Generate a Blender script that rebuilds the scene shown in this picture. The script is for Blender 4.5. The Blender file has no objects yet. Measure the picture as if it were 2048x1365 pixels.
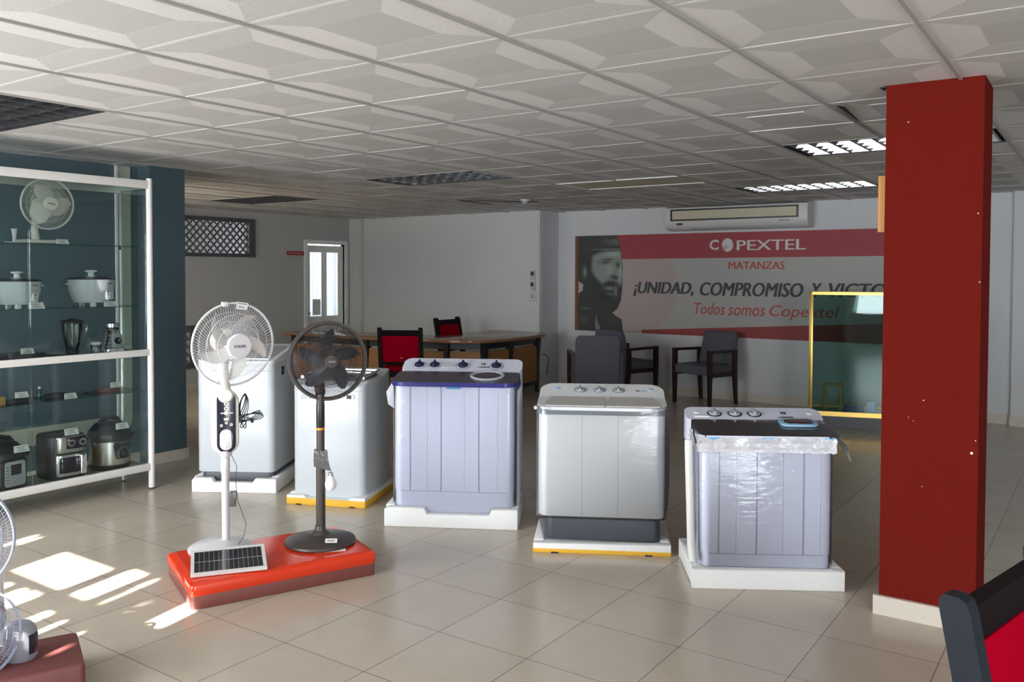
import bpy, bmesh, math, random
from mathutils import Matrix, Vector
random.seed(7)
PI = math.pi
SC = bpy.context.scene
COL = SC.collection
R = math.radians
ZC = 2.365                     # ceiling height

# ------------------------------------------------------------------ camera
F_PX, YAW, PITCH, ROLL, EYE = 1725.4, .965, -.0293, .0029, 1.5314
fw = Vector((math.sin(YAW)*math.cos(PITCH), math.cos(YAW)*math.cos(PITCH), math.sin(PITCH)))
rt = Vector((math.cos(YAW), -math.sin(YAW), 0)); up = rt.cross(fw)
rt, up = rt*math.cos(ROLL)+up*math.sin(ROLL), up*math.cos(ROLL)-rt*math.sin(ROLL)
cd = bpy.data.cameras.new('camera'); cam = bpy.data.objects.new('camera', cd); COL.objects.link(cam)
cam.matrix_world = Matrix(((rt.x, up.x, -fw.x, 0), (rt.y, up.y, -fw.y, 0), (rt.z, up.z, -fw.z, EYE), (0, 0, 0, 1)))
cd.sensor_width = 36; cd.lens = F_PX*36/2048; cd.shift_y = -85.1/2048; cd.clip_start = .05
SC.camera = cam
# ------------------------------------------------------------------ exposure, world, lights
SC.view_settings.view_transform = 'Standard'; SC.view_settings.look = 'None'
SC.view_settings.exposure = 0.88; SC.view_settings.gamma = 1; SC.view_settings.use_curve_mapping = False
W = bpy.data.worlds.new('sky'); SC.world = W; W.use_nodes = True
bg = W.node_tree.nodes['Background']; bg.inputs[0].default_value = (.72, .84, 1, 1); bg.inputs[1].default_value = .9
SUN_AZ, SUN_EL = R(12), R(28)
def light(name, kind, loc, direction, energy, color=(1, 1, 1), sx=1, sy=1, spread=180):
    l = bpy.data.lights.new(name, kind); o = bpy.data.objects.new(name, l); COL.objects.link(o)
    o.location = loc; o.rotation_mode = 'QUATERNION'
    o.rotation_quaternion = Vector(direction).to_track_quat('-Z', 'Y')
    l.energy = energy; l.color = color
    if kind == 'AREA': l.shape = 'RECTANGLE'; l.size = sx; l.size_y = sy; l.spread = R(spread)
    return o
sun = light('sun', 'SUN', (-6, 0, 8), (math.cos(SUN_EL)*math.cos(SUN_AZ), math.cos(SUN_EL)*math.sin(SUN_AZ), -math.sin(SUN_EL)), 60, (1, .95, .87))
sun.data.angle = R(.53)
light('daylight_in_front_windows', 'AREA', (-1.3, 4.2, 1.3), (1, -.05, .12), 150, (.9, .95, 1), 2.9, 1.75)
light('added_daylight_right_rear', 'AREA', (-1.3, -2.75, 1.42), (1, .35, .05), 130, (.88, .94, 1), 1.7, 1.5)  # added fill behind the camera, no entrance there; placed clear of washer reflections
light('daylight_in_back_room', 'AREA', (11.3, 11.2, 1.5), (-1, 0, 0), 50, (.9, .95, 1), 3.0, 1.8)
light('daylight_behind_lattice', 'AREA', (6.3, 12.1, 1.6), (0, -1, 0), 4, (1, .95, .9), 2.2, 1.6)
light('daylight_in_alcove_window', 'AREA', (4.36, 8.2, 1.45), (1, .12, -.35), 6, (.95, 1, .9), 1.5, 1.1, 100)

# ------------------------------------------------------------------ materials
def mat(name, col, rough=.5, metal=0, spec=.5, bump=0, bscale=60, var=0, vscale=8, coat=0, stretch=None):
    m = bpy.data.materials.new(name); m.use_nodes = True
    nt = m.node_tree; b = nt.nodes['Principled BSDF']
    b.inputs['Base Color'].default_value = (*col, 1); b.inputs['Roughness'].default_value = rough
    b.inputs['Metallic'].default_value = metal; b.inputs['Specular IOR Level'].default_value = spec
    b.inputs['Coat Weight'].default_value = coat; b.inputs['Coat Roughness'].default_value = .06
    tc = nt.nodes.new('ShaderNodeTexCoord'); src = tc.outputs['Object']
    if stretch:
        mp = nt.nodes.new('ShaderNodeMapping'); mp.inputs['Scale'].default_value = stretch
        nt.links.new(src, mp.inputs[0]); src = mp.outputs[0]
    if bump:
        n = nt.nodes.new('ShaderNodeTexNoise'); n.inputs['Scale'].default_value = bscale; n.inputs['Detail'].default_value = 3
        bp = nt.nodes.new('ShaderNodeBump'); bp.inputs['Strength'].default_value = bump; bp.inputs['Distance'].default_value = .004
        nt.links.new(src, n.inputs['Vector']); nt.links.new(n.outputs[0], bp.inputs['Height']); nt.links.new(bp.outputs[0], b.inputs['Normal'])
    if var:
        n = nt.nodes.new('ShaderNodeTexNoise'); n.inputs['Scale'].default_value = vscale; n.inputs['Detail'].default_value = 4
        mx = nt.nodes.new('ShaderNodeMix'); mx.data_type = 'RGBA'
        nt.links.new(src, n.inputs['Vector']); nt.links.new(n.outputs[0], mx.inputs[0])
        mx.inputs[6].default_value = (*[c*(1-var) for c in col], 1); mx.inputs[7].default_value = (*[min(1, c*(1+var)) for c in col], 1)
        nt.links.new(mx.outputs[2], b.inputs['Base Color'])
    return m
def glass(name, tint, refl=.08, rough=.02, bump=0, bscale=(20, 20, 20)):
    m = bpy.data.materials.new(name); m.use_nodes = True; nt = m.node_tree; nt.nodes.clear()
    o = nt.nodes.new('ShaderNodeOutputMaterial'); t = nt.nodes.new('ShaderNodeBsdfTransparent'); g = nt.nodes.new('ShaderNodeBsdfGlossy')
    fz = nt.nodes.new('ShaderNodeFresnel'); fz.inputs[0].default_value = 1.45
    mm = nt.nodes.new('ShaderNodeMath'); mm.operation = 'MULTIPLY'; mm.inputs[1].default_value = refl/.04; mm.use_clamp = True
    mx = nt.nodes.new('ShaderNodeMixShader')
    t.inputs[0].default_value = (*tint, 1); g.inputs['Roughness'].default_value = rough
    nt.links.new(fz.outputs[0], mm.inputs[0]); nt.links.new(mm.outputs[0], mx.inputs[0]); nt.links.new(t.outputs[0], mx.inputs[1]); nt.links.new(g.outputs[0], mx.inputs[2]); nt.links.new(mx.outputs[0], o.inputs[0])
    if bump:
        tc = nt.nodes.new('ShaderNodeTexCoord'); mp = nt.nodes.new('ShaderNodeMapping'); mp.inputs['Scale'].default_value = bscale
        n = nt.nodes.new('ShaderNodeTexNoise'); n.inputs['Scale'].default_value = 1; n.inputs['Detail'].default_value = 4
        bp = nt.nodes.new('ShaderNodeBump'); bp.inputs['Strength'].default_value = bump; bp.inputs['Distance'].default_value = .01
        nt.links.new(tc.outputs['Object'], mp.inputs[0]); nt.links.new(mp.outputs[0], n.inputs['Vector']); nt.links.new(n.outputs[0], bp.inputs['Height'])
        nt.links.new(bp.outputs[0], g.inputs['Normal'])
    return m
def floor_mat():
    m = mat('beige_floor_tiles', (.5, .45, .38), .24, spec=.55)
    nt = m.node_tree; b = nt.nodes['Principled BSDF']; L = nt.links
    tc = nt.nodes.new('ShaderNodeTexCoord'); mp = nt.nodes.new('ShaderNodeMapping')
    mp.inputs['Location'].default_value = (-2.8163+.0012, -2.776+.0012, 0); L.new(tc.outputs['Object'], mp.inputs[0])
    bk = nt.nodes.new('ShaderNodeTexBrick'); bk.offset = 0; bk.squash = 1
    for k, v in (('Scale', 1), ('Mortar Size', .0017), ('Mortar Smooth', .25), ('Bias', 0), ('Brick Width', .45), ('Row Height', .45)): bk.inputs[k].default_value = v
    bk.inputs['Color1'].default_value = (.472, .405, .325, 1); bk.inputs['Color2'].default_value = (.512, .445, .358, 1); bk.inputs['Mortar'].default_value = (.11, .09, .075, 1)
    L.new(mp.outputs[0], bk.inputs[0])
    n = nt.nodes.new('ShaderNodeTexNoise'); n.inputs['Scale'].default_value = 130; n.inputs['Detail'].default_value = 3; L.new(tc.outputs['Object'], n.inputs[0])
    n2 = nt.nodes.new('ShaderNodeTexNoise'); n2.inputs['Scale'].default_value = 5; n2.inputs['Detail'].default_value = 5; L.new(tc.outputs['Object'], n2.inputs[0])
    ad = nt.nodes.new('ShaderNodeMath'); ad.operation = 'ADD'; L.new(n.outputs[0], ad.inputs[0]); L.new(n2.outputs[0], ad.inputs[1])
    mr = nt.nodes.new('ShaderNodeMapRange'); mr.inputs[1].default_value = .6; mr.inputs[2].default_value = 1.4; mr.inputs[3].default_value = .93; mr.inputs[4].default_value = 1.06
    L.new(ad.outputs[0], mr.inputs[0])
    mx = nt.nodes.new('ShaderNodeMix'); mx.data_type = 'RGBA'; mx.blend_type = 'MULTIPLY'; mx.inputs[0].default_value = 1
    L.new(bk.outputs[0], mx.inputs[6]); L.new(mr.outputs[0], mx.inputs[7]); L.new(mx.outputs[2], b.inputs['Base Color'])
    return m
M = dict(
    floor=floor_mat(),
    wall=mat('white_wall_paint', (.6, .6, .61), .75, bump=.12, bscale=140, var=.03, vscale=3),
    wallgrey=mat('grey_wall_paint', (.5, .49, .49), .8, bump=.12, bscale=140, var=.04, vscale=3),
    blue=mat('teal_blue_wall_paint', (.07, .112, .13), .7, bump=.15, bscale=120, var=.06, vscale=4),
    beigeband=mat('beige_painted_band', (.4, .43, .36), .6, bump=.1, bscale=120),
    redcol=mat('brick_red_column_paint', (.135, .010, .006), .9, spec=.06, bump=.35, bscale=90, var=.08, vscale=14),
    basetile=mat('cream_skirting_tile', (.6, .54, .46), .35, var=.07, vscale=20),
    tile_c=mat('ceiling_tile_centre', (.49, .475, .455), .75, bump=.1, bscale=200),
    tile_l=mat('ceiling_tile_sheen_border', (.67, .65, .63), .6, bump=.25, bscale=170),  # sheen of the ribbed border put into a lighter colour
    tile_d=mat('ceiling_tile_shaded_border', (.535, .52, .50), .65, bump=.3, bscale=170),  # border strips without the sheen, their shade put into the colour
    tbar=mat('ceiling_grid_white_metal', (.7, .68, .66), .4),
    tbar_shade=mat('ceiling_runner_shaded_metal', (.36, .345, .33), .5),  # unlit sides of the runners put into a darker grey
    dark=mat('dark_void', (.015, .014, .014), .9),
    alum=mat('white_lacquered_aluminium', (.72, .7, .67), .35),
    alumg=mat('grey_aluminium', (.55, .58, .55), .3, .6),
    shelfboard=mat('grey_shelf_board', (.36, .37, .33), .5),
    glassg=glass('green_tinted_glass', (.8, .9, .87), .06),
    glasspane=glass('showcase_glass', (.935, .975, .96), .03),
    sidepane=glass('side_glass', (.93, .97, .955), .006),
    glassedge=mat('glass_edge_green', (.02, .1, .085), .15),
    casegl=glass('case_glass', (.69, .79, .77), .02),
    clear=glass('clear_glass', (.93, .95, .94), .07),
    film=glass('shrink_film', (.98, .98, .985), .065, .10, .45, (11, 11, 60)),
    wm_white=mat('appliance_white_enamel', (.54, .575, .605), .25, spec=.35),
    wm_lilac=mat('appliance_bluish_white_plastic', (.69, .71, .83), .3),
    wm_ivory=mat('appliance_warm_white_plastic', (.76, .775, .785), .28),
    lilacgrey=mat('lilac_grey_plastic', (.3, .3, .35), .35),
    seam=mat('shaded_panel_seam', (.38, .38, .47), .5),  # groove shade put into the strip colour; plain seams share it
    ridge=mat('painted_ridge_highlight', (.82, .82, .88), .25),  # highlight along the ridges put into a paler strip colour
    wm_top=mat('appliance_dusty_lid', (.55, .53, .5), .38, var=.08, vscale=30),
    wm_grey=mat('appliance_grey_band', (.25, .27, .3), .4),
    wm_dgrey=mat('appliance_dark_grey_base', (.06, .065, .08), .45),
    lidpurple=mat('purple_translucent_lid', (.075, .065, .1), .16, var=.2, vscale=12),
    lidblue=mat('indigo_lid_edge', (.03, .03, .2), .25),
    lidbrown=mat('dark_brown_glossy_lid', (.035, .03, .033), .14, var=.3, vscale=10),
    skyblue=mat('pale_blue_plastic', (.28, .48, .68), .3),
    tape=mat('cyan_tape', (.1, .45, .68), .35),
    foam=mat('white_polystyrene', (.82, .82, .8), .7, bump=.35, bscale=220, var=.03, vscale=40),
    foamy=mat('yellow_polystyrene', (.75, .42, .03), .65, bump=.35, bscale=220, var=.08, vscale=30),
    bubble=mat('bubble_wrap', (.66, .66, .7), .2, bump=1.0, bscale=75, coat=.5),
    chrome=mat('chrome', (.75, .75, .76), .18, 1),
    steel=mat('brushed_steel', (.62, .62, .6), .3, 1, stretch=(80, 80, 2), bump=.05, bscale=4),
    silver=mat('silver_plastic', (.5, .55, .58), .3, .5),
    black=mat('black_plastic', (.016, .016, .018), .35),
    blackg=mat('black_glossy_plastic', (.012, .012, .02), .12),
    navy=mat('navy_control_panel', (.018, .018, .035), .2),
    navyknob=mat('navy_knob_plastic', (.02, .018, .07), .3),
    print_=mat('printed_dark_ink', (.04, .04, .05), .6),
    printg=mat('printed_grey_ink', (.22, .22, .24), .6),
    paper=mat('white_paper', (.78, .78, .76), .8),
    fanw=mat('fan_white_plastic', (.72, .7, .72), .35),
    fancream=mat('fan_cream_plastic', (.72, .69, .62), .35),
    fanwire=mat('fan_white_wire', (.8, .8, .84), .3),
    bluewire=mat('pale_blue_grey_wire', (.42, .46, .58), .35),
    blueblade=glass('pale_blue_blade_plastic', (.8, .84, .9), .08, .1),
    fanbrown=mat('fan_brown_plastic', (.055, .043, .038), .4),
    fanbrownd=mat('fan_dark_brown_wire', (.035, .027, .025), .35),
    fansmoke=mat('fan_smoky_blue_blade', (.05, .062, .08), .3),
    fanblade=mat('fan_blade_grey_white', (.62, .6, .56), .4),
    orange=mat('orange_band', (.8, .3, .02), .4),
    bulb=mat('milky_bulb', (.85, .82, .85), .3),
    bag=mat('clear_plastic_bag_grey', (.12, .12, .12), .12, bump=1, bscale=60),
    redtop=mat('orange_red_vinyl', (.75, .045, .01), .16, bump=.18, bscale=45),
    redside=mat('maroon_side_vinyl', (.2, .055, .045), .5, bump=.2, bscale=80),
    blockbrown=mat('brown_block_paint', (.17, .05, .045), .55, bump=.2, bscale=90),
    solar=mat('solar_cells', (.012, .012, .016), .12, coat=.6),
    gold=mat('gold_aluminium', (.75, .5, .13), .32, .75),
    redfab=mat('red_fabric', (.33, .0, .012), .9, spec=.03, bump=.3, bscale=300),
    blackwood=mat('black_stained_wood', (.006, .003, .004), .55, spec=.15, var=.2, vscale=30),
    litwood=mat('bluish_lit_black_wood', (.012, .016, .024), .6, spec=.3, var=.25, vscale=40),  # black wood with bluish light put into its colour
    greyfab=mat('slate_grey_fabric', (.105, .105, .125), .9, bump=.3, bscale=300),
    mahog=mat('mahogany_wood', (.03, .01, .011), .4, var=.2, vscale=20),
    desktop=mat('walnut_desk_top', (.26, .12, .06), .16, var=.2, vscale=6, stretch=(1, 6, 1)),
    deskpanel=mat('oak_desk_panel', (.3, .13, .035), .5, var=.2, vscale=8, stretch=(1, 1, 8)),
    doorwhite=mat('white_door_paint', (.88, .89, .85), .45),
    lattice=mat('grey_brown_wood_lattice', (.16, .15, .14), .7),
    framegrey=mat('dark_grey_window_frame', (.09, .09, .1), .6),
    curtain=mat('white_curtain_cloth', (.85, .87, .9), .8),
    acwhite=mat('air_conditioner_white', (.62, .6, .58), .4),
    accream=mat('air_conditioner_cream_grille', (.55, .5, .36), .5),
    conduit=mat('cream_plastic_trunking', (.56, .56, .52), .5),
    woodframe=mat('orange_wood_frame', (.62, .26, .05), .4),
    ban_red=mat('banner_red_ink', (.33, .045, .055), .6),
    ban_red2=mat('banner_bright_red_ink', (.45, .06, .05), .6),
    ban_wedge=mat('banner_wedge_ink', (.3, .045, .04), .6),
    ban_grey=mat('banner_grey_ground', (.4, .385, .36), .6),
    ban_pink=mat('banner_pink_ink', (.41, .33, .31), .6),
    ban_white=mat('banner_white_ink', (.62, .6, .57), .6),
    ban_text=mat('banner_charcoal_ink', (.045, .05, .055), .6),
    ban_edge=mat('banner_brown_edge', (.2, .06, .025), .6),
    sign_red=mat('sign_red_ink', (.4, .01, .03), .5),
    wicker=mat('amber_wood', (.4, .25, .07), .5),
    bluebox=mat('blue_cardboard', (.02, .1, .25), .5),
    reflector=mat('louvre_mirror_aluminium', (.6, .6, .62), .22, 1),
    louvgrey=mat('louvre_grey_blades', (.12, .12, .125), .35, .6),
    louvdark=mat('louvre_dark_backing', (.03, .028, .03), .5),
)

# ------------------------------------------------------------------ mesh helpers
class MB:
    """collects shapes for ONE mesh"""
    def __init__(s): s.v = []; s.f = []; s.mi = []
    def add(s, vs, fs, mi=0, T=None):
        n = len(s.v)
        for p in vs: s.v.append(T @ Vector(p) if T is not None else Vector(p))
        for f in fs: s.f.append([n+i for i in f]); s.mi.append(mi)
        return s
    def box(s, a, b, mi=0, T=None):
        (x0, y0, z0), (x1, y1, z1) = a, b
        return s.add([(x0, y0, z0), (x1, y0, z0), (x1, y1, z0), (x0, y1, z0), (x0, y0, z1), (x1, y0, z1), (x1, y1, z1), (x0, y1, z1)],
                     [(0, 3, 2, 1), (4, 5, 6, 7), (0, 1, 5, 4), (1, 2, 6, 5), (2, 3, 7, 6), (3, 0, 4, 7)], mi, T)
    def loft(s, rings, mi=0, T=None, caps=True):
        n = len(rings[0]); vs = [p for r in rings for p in r]; fs = []
        for k in range(len(rings)-1):
            for i in range(n):
                j = (i+1) % n; fs.append((k*n+i, k*n+j, (k+1)*n+j, (k+1)*n+i))
        if caps: fs.append(tuple(range(n-1, -1, -1))); fs.append(tuple(range((len(rings)-1)*n, len(rings)*n)))
        return s.add(vs, fs, mi, T)
    def prism(s, outline, z0, z1, bev=0, mi=0, T=None, bot=True):
        """extrude an xy outline along z, edges eased by bev"""
        if not bev: return s.loft([[(x, y, z0) for x, y in outline], [(x, y, z1) for x, y in outline]], mi, T)
        ins = inset(outline, bev); i2 = inset(outline, bev*.3)
        rings = []
        if bot: rings += [[(x, y, z0) for x, y in ins], [(x, y, z0+bev*.3) for x, y in i2], [(x, y, z0+bev) for x, y in outline]]
        else: rings += [[(x, y, z0) for x, y in outline]]
        rings += [[(x, y, z1-bev) for x, y in outline], [(x, y, z1-bev*.3) for x, y in i2], [(x, y, z1) for x, y in ins]]
        return s.loft(rings, mi, T)
    def rbox(s, a, b, r=.01, bev=.004, mi=0, T=None, seg=4):
        return s.prism(rrect(a[0], a[1], b[0], b[1], r, seg), a[2], b[2], bev, mi, T)
    def lathe(s, prof, n=32, mi=0, T=None):
        vs = []; fs = []; m = len(prof)
        for k in range(n):
            a = 2*PI*k/n
            for r, z in prof: vs.append((r*math.cos(a), r*math.sin(a), z))
        for k in range(n):
            k2 = (k+1) % n
            for i in range(m-1): fs.append((k*m+i, k2*m+i, k2*m+i+1, k*m+i+1))
        a0, a1 = prof[0][0] > 1e-5, prof[-1][0] > 1e-5
        if a0 and a1:                         # ring-shaped section
            for k in range(n): k2 = (k+1) % n; fs.append((k*m+m-1, k2*m+m-1, k2*m, k*m))
        elif a0: fs.append(tuple(k*m for k in range(n-1, -1, -1)))
        elif a1: fs.append(tuple(k*m+m-1 for k in range(n)))
        return s.add(vs, fs, mi, T)
    def tube(s, pts, r, n=8, mi=0, T=None, closed=False):
        pts = [Vector(p) for p in pts]; m = len(pts); rings = []
        rs = r if isinstance(r, (list, tuple)) else [r]*m
        pu = None
        for i, p in enumerate(pts):
            if closed: d = pts[(i+1) % m]-pts[i-1]
            else: d = pts[min(i+1, m-1)]-pts[max(i-1, 0)]
            d.normalize()
            if pu is None: u = d.orthogonal().normalized()
            else: u = (pu-d*pu.dot(d)).normalized()
            pu = u; w = d.cross(u)
            rings.append([p+(u*math.cos(2*PI*k/n)+w*math.sin(2*PI*k/n))*rs[i] for k in range(n)])
        if closed:
            vs = [p for q in rings for p in q]; fs = []
            for k in range(m):
                k2 = (k+1) % m
                for i in range(n):
                    j = (i+1) % n; fs.append((k*n+i, k*n+j, k2*n+j, k2*n+i))
            return s.add(vs, fs, mi, T)
        return s.loft(rings, mi, T)
    def bar(s, p, q, w, h, mi=0, T=None, upv=(0, 0, 1)):
        """square-section bar from p to q; w across, h along upv"""
        p = Vector(p); q = Vector(q); d = (q-p).normalized(); u = Vector(upv); u = (u-d*u.dot(d)).normalized(); v = d.cross(u)
        ring = lambda c: [c+v*(w/2)+u*(h/2), c-v*(w/2)+u*(h/2), c-v*(w/2)-u*(h/2), c+v*(w/2)-u*(h/2)]
        return s.loft([ring(p), ring(q)], mi, T)
    def sphere(s, c, r, n=16, m=10, mi=0, T=None, sc=(1, 1, 1)):
        prof = [(max(r*math.sin(PI*i/m), 0), -r*math.cos(PI*i/m)) for i in range(m+1)]
        X = Matrix.Translation(Vector(c)) @ Matrix.Diagonal((*sc, 1))
        return s.lathe(prof, n, mi, (T @ X) if T is not None else X)
    def slab(s, levels, zb, mi=0, T=None):
        """levels: (y, xl, xr, ztop) front to back over a flat bottom zb"""
        vs = []; fs = []
        for y, xl, xr, zt in levels: vs += [(xl, y, zb), (xr, y, zb), (xr, y, zt), (xl, y, zt)]
        for k in range(len(levels)-1):
            a = 4*k; b = a+4
            for i in range(4):
                j = (i+1) % 4; fs.append((a+i, a+j, b+j, b+i))
        fs.append((3, 2, 1, 0)); e = 4*(len(levels)-1); fs.append((e, e+1, e+2, e+3))
        return s.add(vs, fs, mi, T)
    def build(s, name, mats, parent=None, shift=None, smooth=35):
        me = bpy.data.meshes.new(name)
        sh = Vector(shift) if shift is not None else Vector((0, 0, 0))
        me.from_pydata([tuple(p-sh) for p in s.v], [], s.f)
        for m in (mats if isinstance(mats, (list, tuple)) else [mats]): me.materials.append(m)
        me.polygons.foreach_set('material_index', s.mi)
        bm = bmesh.new(); bm.from_mesh(me); bmesh.ops.remove_doubles(bm, verts=bm.verts, dist=1e-6)
        bmesh.ops.recalc_face_normals(bm, faces=bm.faces); bm.to_mesh(me); bm.free()
        if smooth:
            me.shade_smooth(); me.set_sharp_from_angle(angle=R(smooth))
        o = bpy.data.objects.new(name, me); COL.objects.link(o)
        if parent is not None: o.parent = parent
        return o
def inset(o, d):
    n = len(o); out = []
    area = sum(o[i][0]*o[(i+1) % n][1]-o[(i+1) % n][0]*o[i][1] for i in range(n)); sg = 1 if area > 0 else -1
    for i in range(n):
        a, b, c = Vector(o[i-1]), Vector(o[i]), Vector(o[(i+1) % n])
        e1 = (b-a).normalized(); e2 = (c-b).normalized(); n1 = Vector((-e1.y, e1.x))*sg; n2 = Vector((-e2.y, e2.x))*sg
        m = n1+n2; k = m.dot(n1)
        m = m*(1/k) if k > .3 else n1
        out.append(tuple(b+m*d))
    return out
def rrect(x0, y0, x1, y1, r, seg=4):
    r = min(r, (x1-x0)/2-1e-5, (y1-y0)/2-1e-5); p = []
    for cx, cy, a0 in ((x1-r, y0+r, -90), (x1-r, y1-r, 0), (x0+r, y1-r, 90), (x0+r, y0+r, 180)):
        for k in range(seg+1):
            a = R(a0+90*k/seg); p.append((cx+r*math.cos(a), cy+r*math.sin(a)))
    return p
def XZ(y):          # maps outline (x,y)->(x,z), extrusion z -> -y (towards a viewer at -y)
    return Matrix(((1, 0, 0, 0), (0, 0, -1, y), (0, 1, 0, 0), (0, 0, 0, 1)))
def aim(c, d, upv=(0, 0, 1)):
    """frame at c: local z along d, local y near upv"""
    z = Vector(d).normalized(); x = Vector(upv).cross(z).normalized(); y = z.cross(x)
    return Matrix(((x.x, y.x, z.x, c[0]), (x.y, y.y, z.y, c[1]), (x.z, y.z, z.z, c[2]), (0, 0, 0, 1)))
def tag(o, label, cat, group=None):
    o['label'] = label; o['category'] = cat
    if group: o['group'] = group
    return o
def thing(name, label, cat, loc=(0, 0, 0), rz=0, group=None):
    o = bpy.data.objects.new(name, None); COL.objects.link(o); o.empty_display_size = .1
    o.location = loc; o.rotation_euler = (0, 0, R(rz)); return tag(o, label, cat, group)
def structure(name, mb, mats, smooth=0):
    o = mb.build(name, mats, smooth=smooth); o['kind'] = 'structure'; return o
def glyphs(name, body, mt, parent, T, w, h, shear=0, bold=0, off=0, depth=.0008, shift=None):
    """lettering as a mesh: fitted to w x h in the local xy plane of T, lower left at its origin"""
    c = bpy.data.curves.new(name, 'FONT'); c.body = body; c.size = 1; c.shear = shear; c.offset = bold; c.extrude = 0; c.resolution_u = 3
    c.offset = off
    t = bpy.data.objects.new(name+'_tmp', c); COL.objects.link(t)
    dg = bpy.context.evaluated_depsgraph_get(); me = bpy.data.meshes.new_from_object(t.evaluated_get(dg)); bpy.data.objects.remove(t)
    xs = [v.co.x for v in me.vertices]; ys = [v.co.y for v in me.vertices]
    x0, x1, y0, y1 = min(xs), max(xs), min(ys), max(ys); sh = Vector(shift) if shift is not None else Vector((0, 0, 0))
    bd_ = bold*h*.9; vs = [((v.co.x-x0)/(x1-x0)*(w-2*bd_), (v.co.y-y0)/(y1-y0)*h) for v in me.vertices]; fs = [tuple(p.vertices) for p in me.polygons]
    bpy.data.meshes.remove(me); me = bpy.data.meshes.new(name); av = []; af = []
    for q in ((0, 1, 2) if bd_ > 0 else (0,)):
        n0 = len(av); av += [tuple(T @ Vector((x+q*bd_, y, depth+q*.00002)) - sh) for x, y in vs]; af += [tuple(i+n0 for i in f) for f in fs]
    me.from_pydata(av, [], af)
    me.materials.clear(); me.materials.append(mt)
    o = bpy.data.objects.new(name, me); COL.objects.link(o); o.parent = parent
    return o
def clone(src, loc=None, rz=None, label=None):
    r = src.copy(); COL.objects.link(r)
    if loc: r.location = loc
    if rz is not None: r.rotation_euler = (0, 0, R(rz))
    if label: r['label'] = label
    for ch in list(src.children):
        c = ch.copy(); COL.objects.link(c); c.parent = r
        for g in list(ch.children):
            d = g.copy(); COL.objects.link(d); d.parent = c
    return r

# ------------------------------------------------------------------ the room
X0, Y0, XE, YN = -1.5, -4.0, 10.1, 9.8
ZT = ZC+.35
fl = MB(); fl.box((X0-.2, Y0-.2, -.1), (11.6, 12.8, 0)); structure('floor', fl, M['floor'])
# suspended ceiling: coffered tiles in a metal grid; recessed fittings leave their cells out
GX, GY, GT = 1.8976, 3.647, .6221
LUMS = [(0, 1), (6, 1), (6, -5), (10, -3), (7, 6)]       # cells (i, j) and (i, j+1)
SKIP = {(i, j+k) for i, j in LUMS for k in (0, 1)} | {(8, -1), (8, 0)}
ce = MB(); tb = .012
i0, i1 = int(math.floor((X0-GX)/GT)), int(math.ceil((XE-GX)/GT)); j0, j1 = int(math.floor((Y0-GY)/GT)), int(math.ceil((YN-GY)/GT))
for i in range(i0, i1):
    for j in range(j0, j1):
        if (i, j) in SKIP: continue
        xa, xb = max(GX+i*GT, X0-.1), min(GX+(i+1)*GT, XE+.1); ya, yb = max(GY+j*GT, Y0-.1), min(GY+(j+1)*GT, YN+.1)
        q = .255*GT; xc, xd, yc, yd = xa+q, xb-q, ya+q, yb-q
        if xd < xc or yd < yc: xc = xd = (xa+xb)/2; yc = yd = (ya+yb)/2
        dz = random.uniform(-.0015, .0015)
        zo = ZC+.003+dz*.5; zi = zo+.0012
        if (i, j) in ((4, -5), (4, -4)): zo += .004
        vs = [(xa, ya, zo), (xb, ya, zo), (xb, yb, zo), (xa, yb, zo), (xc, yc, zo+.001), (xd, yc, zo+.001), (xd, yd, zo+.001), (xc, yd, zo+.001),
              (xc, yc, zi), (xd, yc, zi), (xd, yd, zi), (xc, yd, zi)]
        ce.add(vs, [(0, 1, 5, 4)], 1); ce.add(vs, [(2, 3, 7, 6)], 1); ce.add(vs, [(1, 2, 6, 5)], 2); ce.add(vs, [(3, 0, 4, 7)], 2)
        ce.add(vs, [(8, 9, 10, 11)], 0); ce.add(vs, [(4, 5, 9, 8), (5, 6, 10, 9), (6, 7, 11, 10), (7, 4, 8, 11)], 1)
for i in range(i0, i1+1):
    x = GX+i*GT
    if X0 < x < XE:
        seg = []; y = Y0
        for j in range(j0, j1):           # leave the middle bar of a two-cell fitting out
            ce.box((x-.009, max(Y0, GY+j*GT), ZC+.0019), (x+.009, min(YN, GY+(j+1)*GT), ZC+.006), 3)
for j in range(j0, j1+1):
    y = GY+j*GT
    if Y0 < y < YN:
        for i in range(i0, i1):
            if (i, j) in SKIP and (i, j-1) in SKIP: continue
            ce.box((max(X0, GX+i*GT), y-.007, ZC-.006), (min(XE, GX+(i+1)*GT), y+.007, ZC+.006), 5)
ce.box((X0-.2, Y0-.2, ZT), (XE+.2, YN+.2, ZT+.05), 4)
structure('ceiling', ce, [M['tile_c'], M['tile_l'], M['tile_d'], M['tbar'], M['dark'], M['tbar_shade']])

def wall_with_holes(name, axis, pos, th, a0, a1, holes, m, z1=ZT):
    """wall in plane axis=pos (thickness th towards +axis), spanning a0..a1 of the other axis, rectangular holes (a,b,za,zb)"""
    mb = MB(); cuts = sorted({a0, a1, *[h[0] for h in holes], *[h[1] for h in holes]}); zs = sorted({0, z1, *[h[2] for h in holes], *[h[3] for h in holes]})
    for u, v in zip(cuts, cuts[1:]):
        for p, q in zip(zs, zs[1:]):
            if any(h[0] <= u+1e-6 and v <= h[1]+1e-6 and h[2] <= p+1e-6 and q <= h[3]+1e-6 for h in holes): continue
            if axis == 'x': mb.box((pos, u, p), (pos+th, v, q))
            else: mb.box((u, pos, p), (v, pos+th, q))
    return structure(name, mb, m)
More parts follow.
